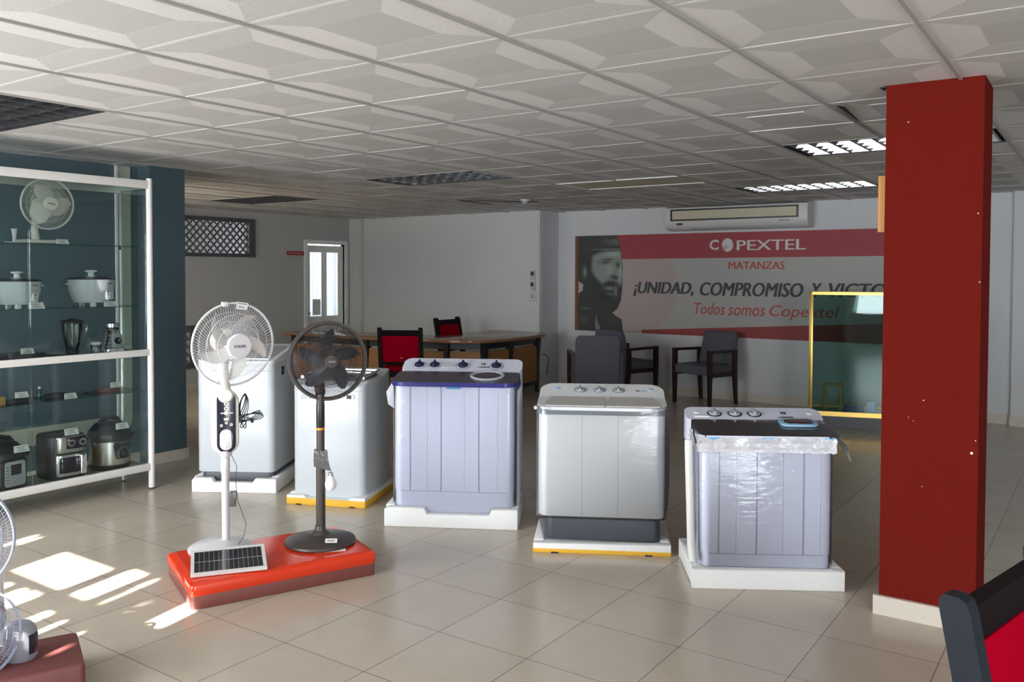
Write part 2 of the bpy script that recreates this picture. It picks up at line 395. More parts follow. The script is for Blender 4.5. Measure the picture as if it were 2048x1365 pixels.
# unseen street wall, pierced with holes shaped to cast the floor sun patches
T38 = math.tan(SUN_EL)/math.cos(SUN_AZ); TA = math.tan(SUN_AZ)
def pane(xa, xb, ya, yb):
    """hole shaped in the street wall so that the sun lights the floor from xa..xb, ya..yb (y measured at xa)"""
    d = xa-X0; return (ya-d*TA, yb-d*TA, (xa-X0)*T38, (xb-X0)*T38)
PATCHES = [(2.16, 2.44, 4.13, 4.60), (2.16, 2.50, 3.90, 4.03), (2.17, 2.49, 3.79, 3.81), (2.34, 2.49, 3.825, 3.855), (2.415, 2.505, 3.772, 3.80), (2.185, 2.306, 3.613, 3.624), (2.213, 2.297, 3.594, 3.603),
           (2.17, 2.43, 3.386, 3.43), (2.172, 2.36, 3.33, 3.373), (1.6, 2.055, 4.035, 4.13), (1.6, 2.045, 4.15, 4.20), (1.7, 2.04, 4.306, 4.366), (1.75, 1.97, 3.812, 3.868), (1.75, 1.957, 3.68, 3.705),
           (1.75, 1.94, 3.51, 3.525), (1.91, 1.935, 3.275, 3.29), (2.28, 2.508, 5.03, 5.06), (2.37, 2.51, 5.0, 5.015), (1.84, 1.925, 3.222, 3.245)]
SUN_HOLES = [pane(*p) for p in PATCHES]
mbw = MB()
def grid_wall(mb, x, th, a0, a1, z1, holes):
    cuts = sorted({a0, a1, *[h[0] for h in holes], *[h[1] for h in holes]}); zs = sorted({0, z1, *[h[2] for h in holes], *[h[3] for h in holes]})
    for u, v in zip(cuts, cuts[1:]):
        for p, q in zip(zs, zs[1:]):
            if any(h[0] <= u+1e-6 and v <= h[1]+1e-6 and h[2] <= p+1e-6 and q <= h[3]+1e-6 for h in holes): continue
            mb.box((x, u, p), (x+th, v, q))
grid_wall(mbw, X0-.01, .01, Y0-.2, 6.4, ZT, SUN_HOLES)
structure('wall_street_sun_mask', mbw, M['wall'])
b = MB(); b.box((X0-.2, Y0-.2, 0), (XE+.2, Y0, ZT)); structure('wall_right', b, M['wall'])
b = MB(); b.box((X0-.2, 6.4, 0), (4.29, 6.6, ZT)); structure('wall_left', b, M['blue'])
b = MB(); b.box((3.98, 6.23, 0), (4.29, 6.4, ZT)); structure('wall_left_pier', b, M['blue'])
wall_with_holes('wall_alcove', 'x', 4.09, .2, 6.6, YN, [(7.4, 9.0, .9, 2.0)], M['wallgrey'])
frw = MB()
for yy in (7.4, 8.2, 9.0): frw.box((4.2, yy-.03, .9), (4.25, yy+.03, 2.0))
for zz in (.9, 2.0): frw.box((4.2, 7.4, zz-.03), (4.25, 9.0, zz+.03))
structure('window_5', frw, M['alum'])
wall_with_holes('wall_rear', 'y', YN, .06, 4.09, 9.87, [(8.80, 9.56, 0, 1.965), (5.3, 7.75, 1.79, 2.215), (5.3, 6.80, .34, .79)], M['wallgrey'])
b = MB(); b.box((9.67, 6.22, 0), (9.87, YN, ZT)); structure('wall_desk_side', b, M['wall'])
b = MB(); b.box((XE, Y0-.2, 0), (XE+.2, 6.3, ZT)); b.box((9.87, 6.22, 0), (XE+.2, 6.4, ZT)); structure('wall_back', b, M['wall'])
b = MB(); b.box((XE-.09, .1, 0), (XE, .80, ZT)); structure('wall_back_pier', b, M['wall'])
# room beyond the rear wall
b = MB(); b.box((4.0, 12.6, 0), (11.6, 12.8, ZT)); b.box((4.0, YN+.05, 0), (4.1, 12.6, ZT)); b.box((11.4, YN, 0), (11.6, 12.6, ZT)); b.box((9.87, YN, 0), (11.6, YN+.2, ZT)); b.box((4.0, YN+.05, ZT), (11.6, 12.8, ZT+.05)); structure('wall_beyond', b, M['wall'])
# skirting tiles
def skirting(name, a, bb): b = MB(); b.box(a, bb); structure(name, b, M['basetile'])
skirting('baseboard_left', (3.97, 6.215, 0), (4.305, 6.23, .085))
skirting('baseboard_left_wall', (X0, 6.385, 0), (3.97, 6.4, .085))
skirting('baseboard_back', (XE-.012, .8, 0), (XE, 6.22, .1))
skirting('baseboard_back_pier', (XE-.102, .09, 0), (XE-.09, .81, .1))
skirting('baseboard_desk_side', (9.658, 6.22, 0), (9.67, YN, .085))
skirting('baseboard_rear', (4.29, YN-.012, 0), (8.7, YN, .085))
# beige band painted round the display wall (its right-hand upright and its foot)
bd = MB()
o = [(-1.4, .27), (3.83, .27), (3.875, .285), (3.905, .32), (3.915, .37), (3.915, ZC), (3.80, ZC), (3.80, .40), (-1.4, .40)]
bd.prism(o, 0, .006, 0, 0, XZ(6.4)); bd.box((3.785, 6.38, .4), (3.80, 6.4, ZC), 1)
structure('trim_1', bd, [M['beigeband'], M['alum']])
# red pillar
rc = MB(); rc.box((4.12, .445, 0), (4.42, .832, ZC+.1)); structure('pillar', rc, M['redcol'])
pb = MB(); pb.box((4.098, .43, 0), (4.118, .852, .085)); pb.box((4.098, .425, 0), (4.42, .445, .085)); structure('baseboard_pillar', pb, M['basetile'])
ch = MB()
for (y, z, r) in ((.47, .77, .006), (.462, 1.79, .003), (.456, .825, .0025), (.452, 1.5, .003), (.66, .98, .003), (.74, 2.2, .003), (.66, .6, .002), (.72, .9, .002), (.7, .885, .002)):
    ch.lathe([(0, 0), (r, 0), (r*.7, .0006), (0, .0008)], 7, 0, aim((4.12, y, z), (-1, 0, 0)))
structure('trim_2', ch, M['paper'])
# conduits and trunking by the desk
cn = MB(); cn.box((9.64, 9.49, 0), (9.67, 9.56, ZC)); structure('trim_3', cn, M['conduit'])
cn = MB(); cn.box((9.635, 6.225, 0), (9.67, 6.265, ZC)); cn.box((9.62, 9.5, .61), (9.67, 9.79, .73)); structure('trim_4', cn, M['conduit'])

# unseen street wall: bare window frames added round the area lights, unglazed
def added_window_frame(n, ys, z0, z1):
    fr = MB(); x = X0+.005; y0, y1 = ys[0], ys[-1]
    for yy in ys: fr.box((x, yy-.03, z0), (x+.05, yy+.03, z1))
    for zz in (z0, z1): fr.box((x, y0, zz-.03), (x+.05, y1, zz+.03))
    structure('window_%d' % n, fr, M['alum'])
added_window_frame(1, (2.4, 4.6, 5.7), .4, 2.26); added_window_frame(2, (-3.6, -2.75, -1.9), .65, 2.2)

# ------------------------------------------------------------------ washing machines (local frame: x along the front, y to the back)
class Mach:
    def __init__(s, o, ang, cx, cy):
        a = R(ang); s.ang = ang; s.c = (cx, cy)
        s.loc = (o[0]+cx*math.cos(a)-cy*math.sin(a), o[1]+cx*math.sin(a)+cy*math.cos(a), 0)
    def start(s, name, label, cat, z0, group=None):
        s.sh = (s.c[0], s.c[1], z0); s.root = thing(name, label, cat, (s.loc[0], s.loc[1], z0), s.ang, group); return s.root
    def part(s, name, mb, m, parent=None, smooth=35): return mb.build(name, m, parent or s.root, s.sh if parent is None or parent in s.kids else s.sh, smooth)
    kids = ()
    def text(s, name, body, m, T, w, h, parent=None, **k): return glyphs(name, body, m, parent or s.root, T, w, h, shift=s.sh, **k)
def corner(x0, x1, y0, y1, r, zf, n=5):
    """levels of a rounded rectangle for MB.slab, top height zf(y)"""
    L = []
    for k in range(n+1):
        a = PI/2*k/n; y = y0+r*(1-math.cos(a)); d = r*(1-math.sin(a)); L.append((y, x0+d, x1-d))
    for k in range(n+1):
        a = PI/2*k/n; y = y1-r*(1-math.sin(a)); d = r*(1-math.cos(a)); L.append((y, x0+d, x1-d))
    ys = sorted({round(l[0], 4) for l in L} | {y0+r+(y1-y0-2*r)*t for t in (.2, .4, .6, .8)})
    def xs(y):
        if y < y0+r: t = (y0+r-y)/r; d = r*(1-math.sqrt(max(0, 1-t*t)))
        elif y > y1-r: t = (y-(y1-r))/r; d = r*(1-math.sqrt(max(0, 1-t*t)))
        else: d = 0
        return x0+d, x1-d
    return [(y, *xs(y), zf(y)) for y in ys]
def ribs(mb, xs, y, z0, z1, w=.0025, d=.002, mi=0):
    for x in xs: mb.box((x-w, y-d, z0), (x+w, y+.01, z1), mi)
def grooved(x0, y0, x1, y1, r, grooves, ridges):
    p = rrect(x0, y0, x1, y1, r, 8)
    for x, s_ in sorted([(g, 1) for g in grooves]+[(g, -1) for g in ridges]):
        p += [(x-.0045, y0), (x, y0+.006*s_), (x+.0045, y0)] if s_ > 0 else [(x-.006, y0), (x-.003, y0-.004), (x+.003, y0-.004), (x+.006, y0)]
    return p
def knob(mach, parent, x, y, z, nrm, r, h, mt, ringm, name='knob', handle=True):
    T = aim((x, y, z), nrm)
    k = MB(); k.lathe([(r, 0), (r*.97, h*.3), (r*.8, h*.45), (r*.78, h*.5), (0, h*.5)], 24, 0, T)
    if handle: k.rbox((-r*.2, -r*.85, h*.4), (r*.2, r*.85, h), r*.15, h*.1, 0, T)
    o = k.build(name, mt, parent, mach.sh)
    g = MB(); g.lathe([(r*1.02, 0), (r*1.22, 0), (r*1.22, .0025), (r*1.02, .0035)], 28, 0, T); g.build('dial_ring', ringm, o, mach.sh)
    return o
def tray(mach, name, label, w, d, prof, mats, split=0, notch=True):
    """polystyrene tray: front outline prof (x,z) run to the back"""
    t = mach.start(name, label, 'packaging tray', 0)
    b = MB(); b.prism(prof, 0, .055, .006, 0, XZ(.055))
    b.prism([(x, z) for x, z in prof], 0, .06, .006, 0, XZ(d))
    b.rbox((0, .05, .004), (.055, d-.05, max(p[1] for p in prof)), .004, .004, 0); b.rbox((w-.055, .05, .004), (w, d-.05, max(p[1] for p in prof)), .004, .004, 0)
    b.rbox((.05, .05, .004), (w-.05, d-.05, min(.05, max(p[1] for p in prof)-.005)), .004, .002, 0)
    mach.part('tray_rim', b, mats[0])
    if split:
        y = MB(); y.rbox((-.003, -.003, 0), (w+.003, d+.003, split), .012, .004, 0)
        for x in (w*.16, w*.84): y.box((x-.02, -.006, -.001), (x+.02, .02, .007), 1)
        mach.part('yellow_base_layer', y, [mats[1], M['dark']])['label'] = 'yellow foam base layer'
    return t
def feet_notches(w): return [w*.18, w*.42, w*.68]

# --- twin tub with dark grey base (third from right in the row front)
m4 = Mach((3.927, 2.575), -61.2, .374, .24)
w = .748
tray(m4, 'foam_tray', 'flat white and yellow foam tray under the washer with dark grey base', w, .48, [(0, .0), (w, .0), (w, .06), (0, .052)], [M['foam'], M['foamy']], .024)
m4.start('twin_tub_washer', 'white twin tub washing machine with dark grey base and three silver dials', 'washing machine', .056)
b = MB(); b.prism(rrect(.055, .055, .693, .43, .05, 6), .056, .2, .012); m4.part('base', b, M['wm_dgrey'])['label'] = 'dark grey base'
b = MB(); b.prism(rrect(.022, .03, .718, .455, .055, 8), .192, .765, .012); body = m4.part('body', b, M['wm_ivory'])
for x in (.265, .46): b = MB(); b.box((x-.0011, .0294, .2), (x+.0011, .031, .755)); m4.part('seam_and_groove_shade', b, M['seam'])
b = MB(); b.prism(rrect(.017, .025, .723, .46, .058, 8), .757, .785, .003); m4.part('band', b, M['wm_grey'])['label'] = 'grey band'
zt = lambda y: .800+max(0, min(1, (y-.03)/.24))*.022+max(0, min(1, (y-.27)/.19))*.052
b = MB(); b.slab(corner(.012, .728, .018, .47, .105, zt, 8), .783); m4.part('top_cover', b, M['wm_ivory'])
def lidpanel(x0, x1):
    b = MB(); b.slab([(y, x0+(.02 if y > .2 else 0), x1-(.02 if y > .2 and x1 > .6 else 0), zt(y)+.004) for y in (.05, .09, .15, .21, .262)], .79); return b
m4.part('lid', lidpanel(.06, .385), M['wm_top']); m4.part('lid', lidpanel(.395, .685), M['wm_top'])
nr = Vector((0, -.26, .96))
for x in (.245, .357, .468): knob(m4, m4.root, x, .365, zt(.365)+.001, nr, .030, .02, M['silver'], M['wm_grey'])
T = aim((.575, .357, zt(.357)+.001), nr); T = T @ Matrix.Translation((0, 0, .0005))
dot = MB(); dot.lathe([(0, 0), (.011, 0), (.011, .001), (0, .001)], 18, 0, aim((.578, .364, zt(.364)+.001), nr)); d0 = m4.part('logo_disc', dot, M['printg'])
m4.text('logo_lettering', 'LG', M['printg'], T @ Matrix.Translation((.022, -.002, 0)), .034, .016)
for x in (.115, .655):
    b = MB(); b.lathe([(0, 0), (.016, 0), (.014, .003), (0, .004)], 12, 0, aim((x, .385, zt(.385)), nr)); m4.part('screw_cap', b, M['skyblue'])
b = MB(); b.prism(rrect(.012, .02, .728, .464, .06, 8), .185, .80, .004); m4.part('plastic_wrap', b, M['film'])['label'] = 'clear shrink film'
b = MB(); b.tube([(.735, .38, .70), (.75, .39, .6), (.752, .39, .3), (.742, .38, .16), (.70, .36, .1)], .016, 10); m4.part('drain_hose', b, M['wm_grey'])
b = MB(); b.sphere((.008, .06, .788), .012, 10, 8); m4.part('wrap_knot', b, M['bubble'])

# --- twin tub with indigo lid and four dials
m3 = Mach((3.813, 3.578), -61.2, .405, .25)
w = .811
tray(m3, 'foam_tray', 'white foam tray notched at front under the washer with indigo lid', w, .5, [(0, 0), (w, 0), (w, .122), (.655, .118), (.638, .082), (.262, .08), (.243, .116), (.03, .118), (0, .105)], [M['foam']])
m3.start('twin_tub_washer', 'bluish white twin tub washing machine with indigo lid and four dark blue dials', 'washing machine', .05)
b = MB(); b.prism(grooved(.045, .055, .783, .46, .05, [.15, .34, .57], [.25, .48, .68]), .208, .852); b.prism(rrect(.049, .059, .779, .457, .05, 8), .05, .208); m3.part('body', b, M['wm_lilac'])
for x in (.15, .34, .57): b = MB(); b.box((x-.0018, .0555, .212), (x+.0018, .0605, .85)); m3.part('seam_and_groove_shade', b, M['seam'])
for x in (.25, .48, .68): b = MB(); b.box((x-.0016, .050, .212), (x+.0025, .056, .85)); m3.part('panel_ridge_highlight', b, M['ridge'])
b = MB(); b.box((.09, .0535, .206), (.74, .06, .209)); m3.part('seam_and_groove_shade', b, M['seam'])
zl = lambda y: .868+max(0, min(1, (y-.03)/.27))*.04
b = MB(); b.slab(corner(.022, .806, .03, .33, .09, lambda y: .872, 8), .846); m3.part('lid_edge', b, M['lidblue'])['label'] = 'indigo lid edge'
b = MB(); b.slab(corner(.026, .802, .034, .335, .09, zl, 8), .86)
lid = m3.part('lid', b, M['lidpurple']); lid['label'] = 'dark purple see-through lid'
b = MB(); b.slab([(y, .419, .423, zl(y)+.0008) for y in (.06, .15, .3)], .866); m3.part('lid_seam', b, M['lidblue'])
zf = lambda y: .905+(y-.32)/.14*.062
b = MB(); b.slab(corner(.03, .80, .318, .475, .05, zf, 6), .80); m3.part('control_panel', b, M['wm_lilac'])
nf = Vector((0, -.40, .91))
for x in (.135, .235, .42, .635): knob(m3, m3.root, x, .39, zf(.39)+.001, nf, .033, .03, M['navyknob'], M['wm_lilac'])
for x in (.135, .235, .42, .635):
    b = MB(); b.lathe([(.043, 0), (.046, 0), (.046, .0015), (.043, .0015)], 28, 0, aim((x, .39, zf(.39)+.0005), nf)); m3.part('dial_outline', b, M['printg'])
b = MB(); b.lathe([(0, .0), (.04, 0), (.045, .008), (.0, .009)], 20, 0, aim((.325, .392, zf(.392)), nf) @ Matrix.Diagonal((1.1, .7, 1, 1))); m3.part('water_selector', b, M['wm_white'])
def smudged_mark(mach, T):
    b = MB(); b.prism([(.014, .001), (.078, .001), (.08, .011), (.017, .010)], 0, .0012, 0, 0, T); b.prism([(0, .003), (.007, .001), (.014, .012), (.007, .006)], 0, .0012, 0, 0, T); mach.part('lettering', b, M['print_'])
smudged_mark(m3, aim((.515, .372, zf(.372)+.001), nf))
b = MB(); T2 = aim((.55, .40, zf(.40)+.001), nf)
b.box((-.014, .0, 0), (-.009, .02, .001), 0, T2); b.box((-.005, 0, 0), (0, .02, .001), 0, T2); b.box((.004, 0, 0), (.012, .02, .001), 0, T2); b.box((-.016, .021, 0), (.014, .024, .001), 0, T2); m3.part('emblem', b, M['print_'])
nl = Vector((0, -.147, .989)); T = aim((.60, .205, zl(.205)+.001), nl)
b = MB(); b.lathe([(.085, 0), (.105, 0), (.108, .006), (.10, .011), (.088, .008)], 40, 0, T); wn = m3.part('spin_window_ring', b, M['wm_white'])
b = MB(); b.lathe([(0, 0), (.085, .0), (.085, .004), (0, .005)], 40, 0, T); b.build('window_pane', M['lidpurple'], wn, m3.sh)
b = MB(); b.rbox((.372, .046, .832), (.458, .056, .862), .004, .001); m3.part('tape', b, M['tape'])['label'] = 'cyan tape'
b = MB(); b.prism(rrect(.035, .044, .795, .475, .055, 8), .06, .86, .004); m3.part('plastic_wrap', b, M['film'])['label'] = 'clear shrink film'
b = MB(); b.loft([[(.03, .06, .86), (.045, .06, .845), (.045, .09, .7), (.01, .07, .73)], [(.026, .1, .86), (.04, .1, .845), (.035, .12, .72), (-.01, .1, .8)]]); m3.part('loose_wrap', b, M['bubble'])
b = MB()
for k in range(6): b.tube([(.80, .12+.05*k, .82), (.802, .12+.05*k, .1)], .004, 6)
m3.part('side_grooves', b, M['wm_lilac'])

# --- twin tub with brown lid, nearest the pillar
m5 = Mach((3.915, 1.639), -58.5, .363, .25)
w = .727
tray(m5, 'foam_tray', 'thick white foam tray under the washer nearest the red pillar', w, .5, [(0, 0), (w, 0), (w, .097), (0, .095)], [M['foam']])
t5 = m5.root
for x, y in ((.045, .03), (.685, .03)):
    b = MB(); b.lathe([(0, 0), (.018, 0), (.018, .002), (0, .002)], 16, 0, Matrix.Translation((x, y, .0965))); b.build('corner_plug', M['tape'] if x < 0 else M['paper'], t5, m5.sh)
m5.start('twin_tub_washer', 'lilac white twin tub washing machine with dark brown lid, nearest the red pillar', 'washing machine', .05)
b = MB(); b.prism(grooved(.04, .05, .68, .45, .05, [.132, .315, .54], [.22, .445, .625]), .16, .735); b.prism(rrect(.044, .054, .676, .446, .05, 8), .05, .16); m5.part('body', b, M['wm_lilac'])
for x in (.132, .315, .54): b = MB(); b.box((x-.0018, .0505, .163), (x+.0018, .0555, .73)); m5.part('seam_and_groove_shade', b, M['seam'])
for x in (.22, .445, .625): b = MB(); b.box((x-.0018, .045, .163), (x+.0028, .051, .73)); m5.part('panel_ridge_highlight', b, M['ridge'])
b = MB(); b.box((.085, .0485, .157), (.64, .055, .16)); m5.part('seam_and_groove_shade', b, M['seam'])
b = MB(); b.slab(corner(.022, .70, .04, .31, .06, lambda y: .742, 6), .725); m5.part('lid_frame', b, M['wm_lilac'])
zl5 = lambda y: .742+max(0, min(1, (y-.04)/.26))*.035
b = MB(); b.slab([(.042, .065, .70, zl5(.042)), (.05, .05, .706, zl5(.05)), (.1, .035, .71, zl5(.1)), (.24, .022, .705, zl5(.24)), (.29, .03, .70, zl5(.29)), (.312, .045, .695, zl5(.312))], .735)
m5.part('lid', b, M['lidbrown'])['label'] = 'glossy dark brown lid'
zf5 = lambda y: .77+(y-.3)/.15*.042
b = MB(); b.slab(corner(.012, .715, .302, .465, .05, zf5, 6), .66); m5.part('control_panel', b, M['wm_lilac'])
for x in (.165, .27, .372): knob(m5, m5.root, x, .385, zf5(.385)+.001, Vector((0, -.27, .96)), .031, .024, M['silver'], M['navy'])
smudged_mark(m5, aim((.485, .345, zf5(.345)+.001), (0, -.27, .96)))
b = MB(); T2 = aim((.525, .385, zf5(.385)+.001), (0, -.27, .96))
b.box((-.014, .0, 0), (-.009, .024, .001), 0, T2); b.box((-.005, 0, 0), (0, .024, .001), 0, T2); b.box((.004, 0, 0), (.012, .024, .001), 0, T2); b.box((-.016, .025, 0), (.014, .028, .001), 0, T2); m5.part('emblem', b, M['print_'])
for x in (.075, .66):
    b = MB(); b.lathe([(0, 0), (.016, 0), (.013, .004), (0, .005)], 12, 0, aim((x, .40, zf5(.40)), (0, -.27, .96))); m5.part('screw_cap', b, M['wm_ivory'])
nl = Vector((0, -.133, .991)); T = aim((.56, .24, zl5(.24)+.001), nl)
b = MB(); b.prism(rrect(-.095, -.055, .095, .055, .04, 6), 0, .012, .003, 0, T); wn = m5.part('spin_window_frame', b, M['skyblue']); wn['label'] = 'pale blue window frame'
b = MB(); b.prism(rrect(-.072, -.036, .072, .036, .03, 6), .006, .0135, .001, 0, T); b.build('window_pane', M['lidbrown'], wn, m5.sh)
b = MB(); b.box((-.05, .005, .0136), (.05, .008, .0142), 0, T); b.box((-.04, -.006, .0136), (.045, -.003, .0142), 0, T); b.build('printed_lines', M['redside'], wn, m5.sh)
pts = []
b = MB()
for k, (z, dd) in enumerate(((.735, .0), (.722, .008), (.705, .002), (.69, .008), (.675, .003), (.662, .006))): o_ = [(x, .041-dd) for x in [.03+.66*q/40 for q in range(41)]]+[(.69+dd, .06+.39*q/20) for q in range(21)]+[(.03-dd, .45-.39*q/20) for q in range(21)]; pts.append([(x+random.uniform(-.002, .002), y+random.uniform(-.005, .003), z+random.uniform(-.004, .004)) for x, y in o_])
b.loft(pts, 0, None, False); m5.part('bubble_wrap_collar', b, M['bubble'])['label'] = 'crinkled bubble wrap collar'
b = MB(); b.loft([[(.70, .09, .745), (.71, .10, .735), (.71, .16, .72), (.70, .15, .735)], [(.76, .10, .69), (.765, .11, .68), (.755, .17, .665), (.75, .16, .68)], [(.785, .11, .61), (.788, .113, .608), (.786, .125, .606), (.783, .12, .61)]]); m5.part('loose_bubble_wrap', b, M['bubble'])
b = MB(); b.prism(rrect(.03, .04, .69, .462, .055, 8), .06, .68, .004); m5.part('plastic_wrap', b, M['film'])['label'] = 'clear shrink film'
b = MB(); b.tube([(-.012, .09, .71), (-.012, .085, .66), (-.005, .07, .4), (.0, .06, .2), (.01, .055, .12)], .02, 10); m5.part('drain_hose', b, M['foam'])['label'] = 'white foam-wrapped hose'
b = MB(); b.tube([(.02, .1, .79), (.01, .08, .75), (.02, .06, .7)], .004, 6); m5.part('cord', b, M['black'])
b = MB(); b.rbox((.055, .345, .783), (.135, .375, .789), .003, .001); m5.part('paper_label', b, M['paper'])
for x in (.1, .37, .66):
    b = MB(); b.rbox((x-.03, .036, .722), (x+.03, .044, .735), .003, .001); m5.part('tape', b, M['tape'])

# --- top loader behind the white fan
m1 = Mach((3.635, 5.228), -58.6, .3, .3)
w = .6
tray(m1, 'foam_tray', 'white foam tray with lowered front middle under the leftmost washer', w, .6, [(0, 0), (w, 0), (w, .1), (.45, .1), (.43, .072), (.16, .072), (.14, .1), (.02, .102), (0, .085)], [M['foam']])
m1.start('top_loading_washer', 'tall white top loading washing machine behind the white pedestal fan', 'washing machine', .05)
b = MB(); b.prism(rrect(.045, .065, .56, .58, .04, 5), .05, .14, .01); m1.part('base', b, M['wm_dgrey'])['label'] = 'dark grey base'
b = MB(); b.prism(rrect(.022, .04, .572, .59, .045, 6), .135, .905, .008); m1.part('body', b, M['wm_white'])
z1 = lambda y: .912+max(0, min(1, (y-.02)/.5))*.08
b = MB(); b.slab(corner(.02, .574, .035, .592, .06, z1, 6), .90); m1.part('top_cover', b, M['wm_ivory'])
b = MB(); b.slab([(.09, .07, .525, z1(.09)+.006), (.3, .06, .535, z1(.3)+.006), (.45, .06, .535, z1(.45)+.006)], .91); m1.part('lid', b, M['silver'])
b = MB(); b.box((.572, .21, .80), (.5735, .27, .86)); m1.part('badge', b, M['print_'])
b = MB(); b.box((.03, .0385, .845), (.565, .0405, .848)); m1.part('seam', b, M['wm_grey'])

# --- top loader between the fans
m2 = Mach((3.815, 4.455), -67.4, .276, .28)
w = .552
tray(m2, 'foam_tray', 'white foam tray with yellow base under the washer behind the brown fan', w, .56, [(0, 0), (w, 0), (w, .066), (.45, .063), (.43, .046), (.14, .046), (.12, .062), (0, .06)], [M['foam'], M['foamy']], .045)
m2.start('top_loading_washer', 'white top loading washing machine with dark glass lid behind the brown fan', 'washing machine', .046)
b = MB(); b.prism(rrect(.024, .04, .532, .55, .045, 6), .048, .79, .01); m2.part('body', b, M['wm_white'])
z2 = lambda y: .79+max(0, min(1, (y-.04)/.08))*.03+max(0, min(1, (y-.4)/.06))*.035
b = MB(); b.slab(corner(.02, .536, .035, .552, .07, z2, 6), .78); m2.part('top_cover', b, M['wm_white'])
b = MB(); b.slab([(.09, .10, .47, .842), (.2, .08, .49, .846), (.38, .08, .49, .85)], .822); ld = m2.part('lid', b, M['blackg']); ld['label'] = 'dark glass lid'
b = MB(); b.tube([(.07, .1, .835), (.06, .25, .855), (.07, .39, .858), (.5, .39, .858), (.51, .25, .852), (.5, .1, .838)], .011, 8); m2.part('lid_rim', b, M['chrome'])
b = MB(); b.rbox((.41, .0375, .705), (.465, .041, .73), .003, .0005); m2.part('badge', b, M['print_'])
b = MB(); b.box((.445, .0365, .707), (.463, .0378, .728)); m2.part('badge_symbol', b, M['silver'])
st = MB(); st.rbox((.085, .0382, .695), (.165, .0405, .745), .004, .0005); sk = m2.part('sticker', st, M['wm_white'])
b = MB()
for k in range(4): b.box((.09, .0375, .735-k*.011), (.13+.008*(k % 3), .0383, .737-k*.011))
b.box((.15, .0375, .70), (.158, .0383, .708)); b.build('printed_lines', M['printg'], sk, m2.sh)
b = MB(); b.box((.03, .0385, .755), (.525, .0405, .7575)); m2.part('seam', b, M['wm_grey'])

# ------------------------------------------------------------------ red platform and its fans
def wob(o, r=.008): return o
pl = thing('display_platform', 'low orange-red and maroon padded platform carrying two pedestal fans', 'display platform', (2.80, 3.535, 0), -23.1)
def rot2(x, y, a): return x*math.cos(a)-y*math.sin(a), x*math.sin(a)+y*math.cos(a)
def w2l(px, py):                              # world -> platform axes
    return rot2(px-2.80, py-3.535, R(23.1))
fl_ = w2l(2.347, 3.383); fr_ = w2l(3.165, 3.02); bl_ = w2l(2.528, 3.895)
pw, pd = fr_[0]-fl_[0], bl_[1]-fl_[1]
b = MB(); b.rbox((fl_[0], fl_[1], 0), (fr_[0]+.0, bl_[1], .064), .02, .006); b.build('platform_base', M['redside'], pl)['label'] = 'maroon lower half'
rngs = []
for k, (z, dd) in enumerate(((.061, 0), (.075, .006), (.1, .006), (.112, .002), (.119, -.012), (.122, -.03))):
    o = rrect(fl_[0]-dd, fl_[1]-dd, fr_[0]+dd, bl_[1]+dd, .022, 5); rngs.append([(x, y, z+.0025*math.sin(23*x+5*z)*(1 if dd > 0 else .4)) for x, y in o])
b = MB(); b.loft(rngs); b.build('vinyl_cover', M['redtop'], pl)['label'] = 'glossy orange-red vinyl top'
b = MB()
for k in range(3): b.tube([(fl_[0]-.006, fl_[1]+.12+.05*k, .098+.004*k), (fl_[0]-.008, fl_[1]+.2+.04*k, .108), (fl_[0]-.005, fl_[1]+.34, .1)], .004, 6)
b.build('vinyl_fold', M['redtop'], pl)

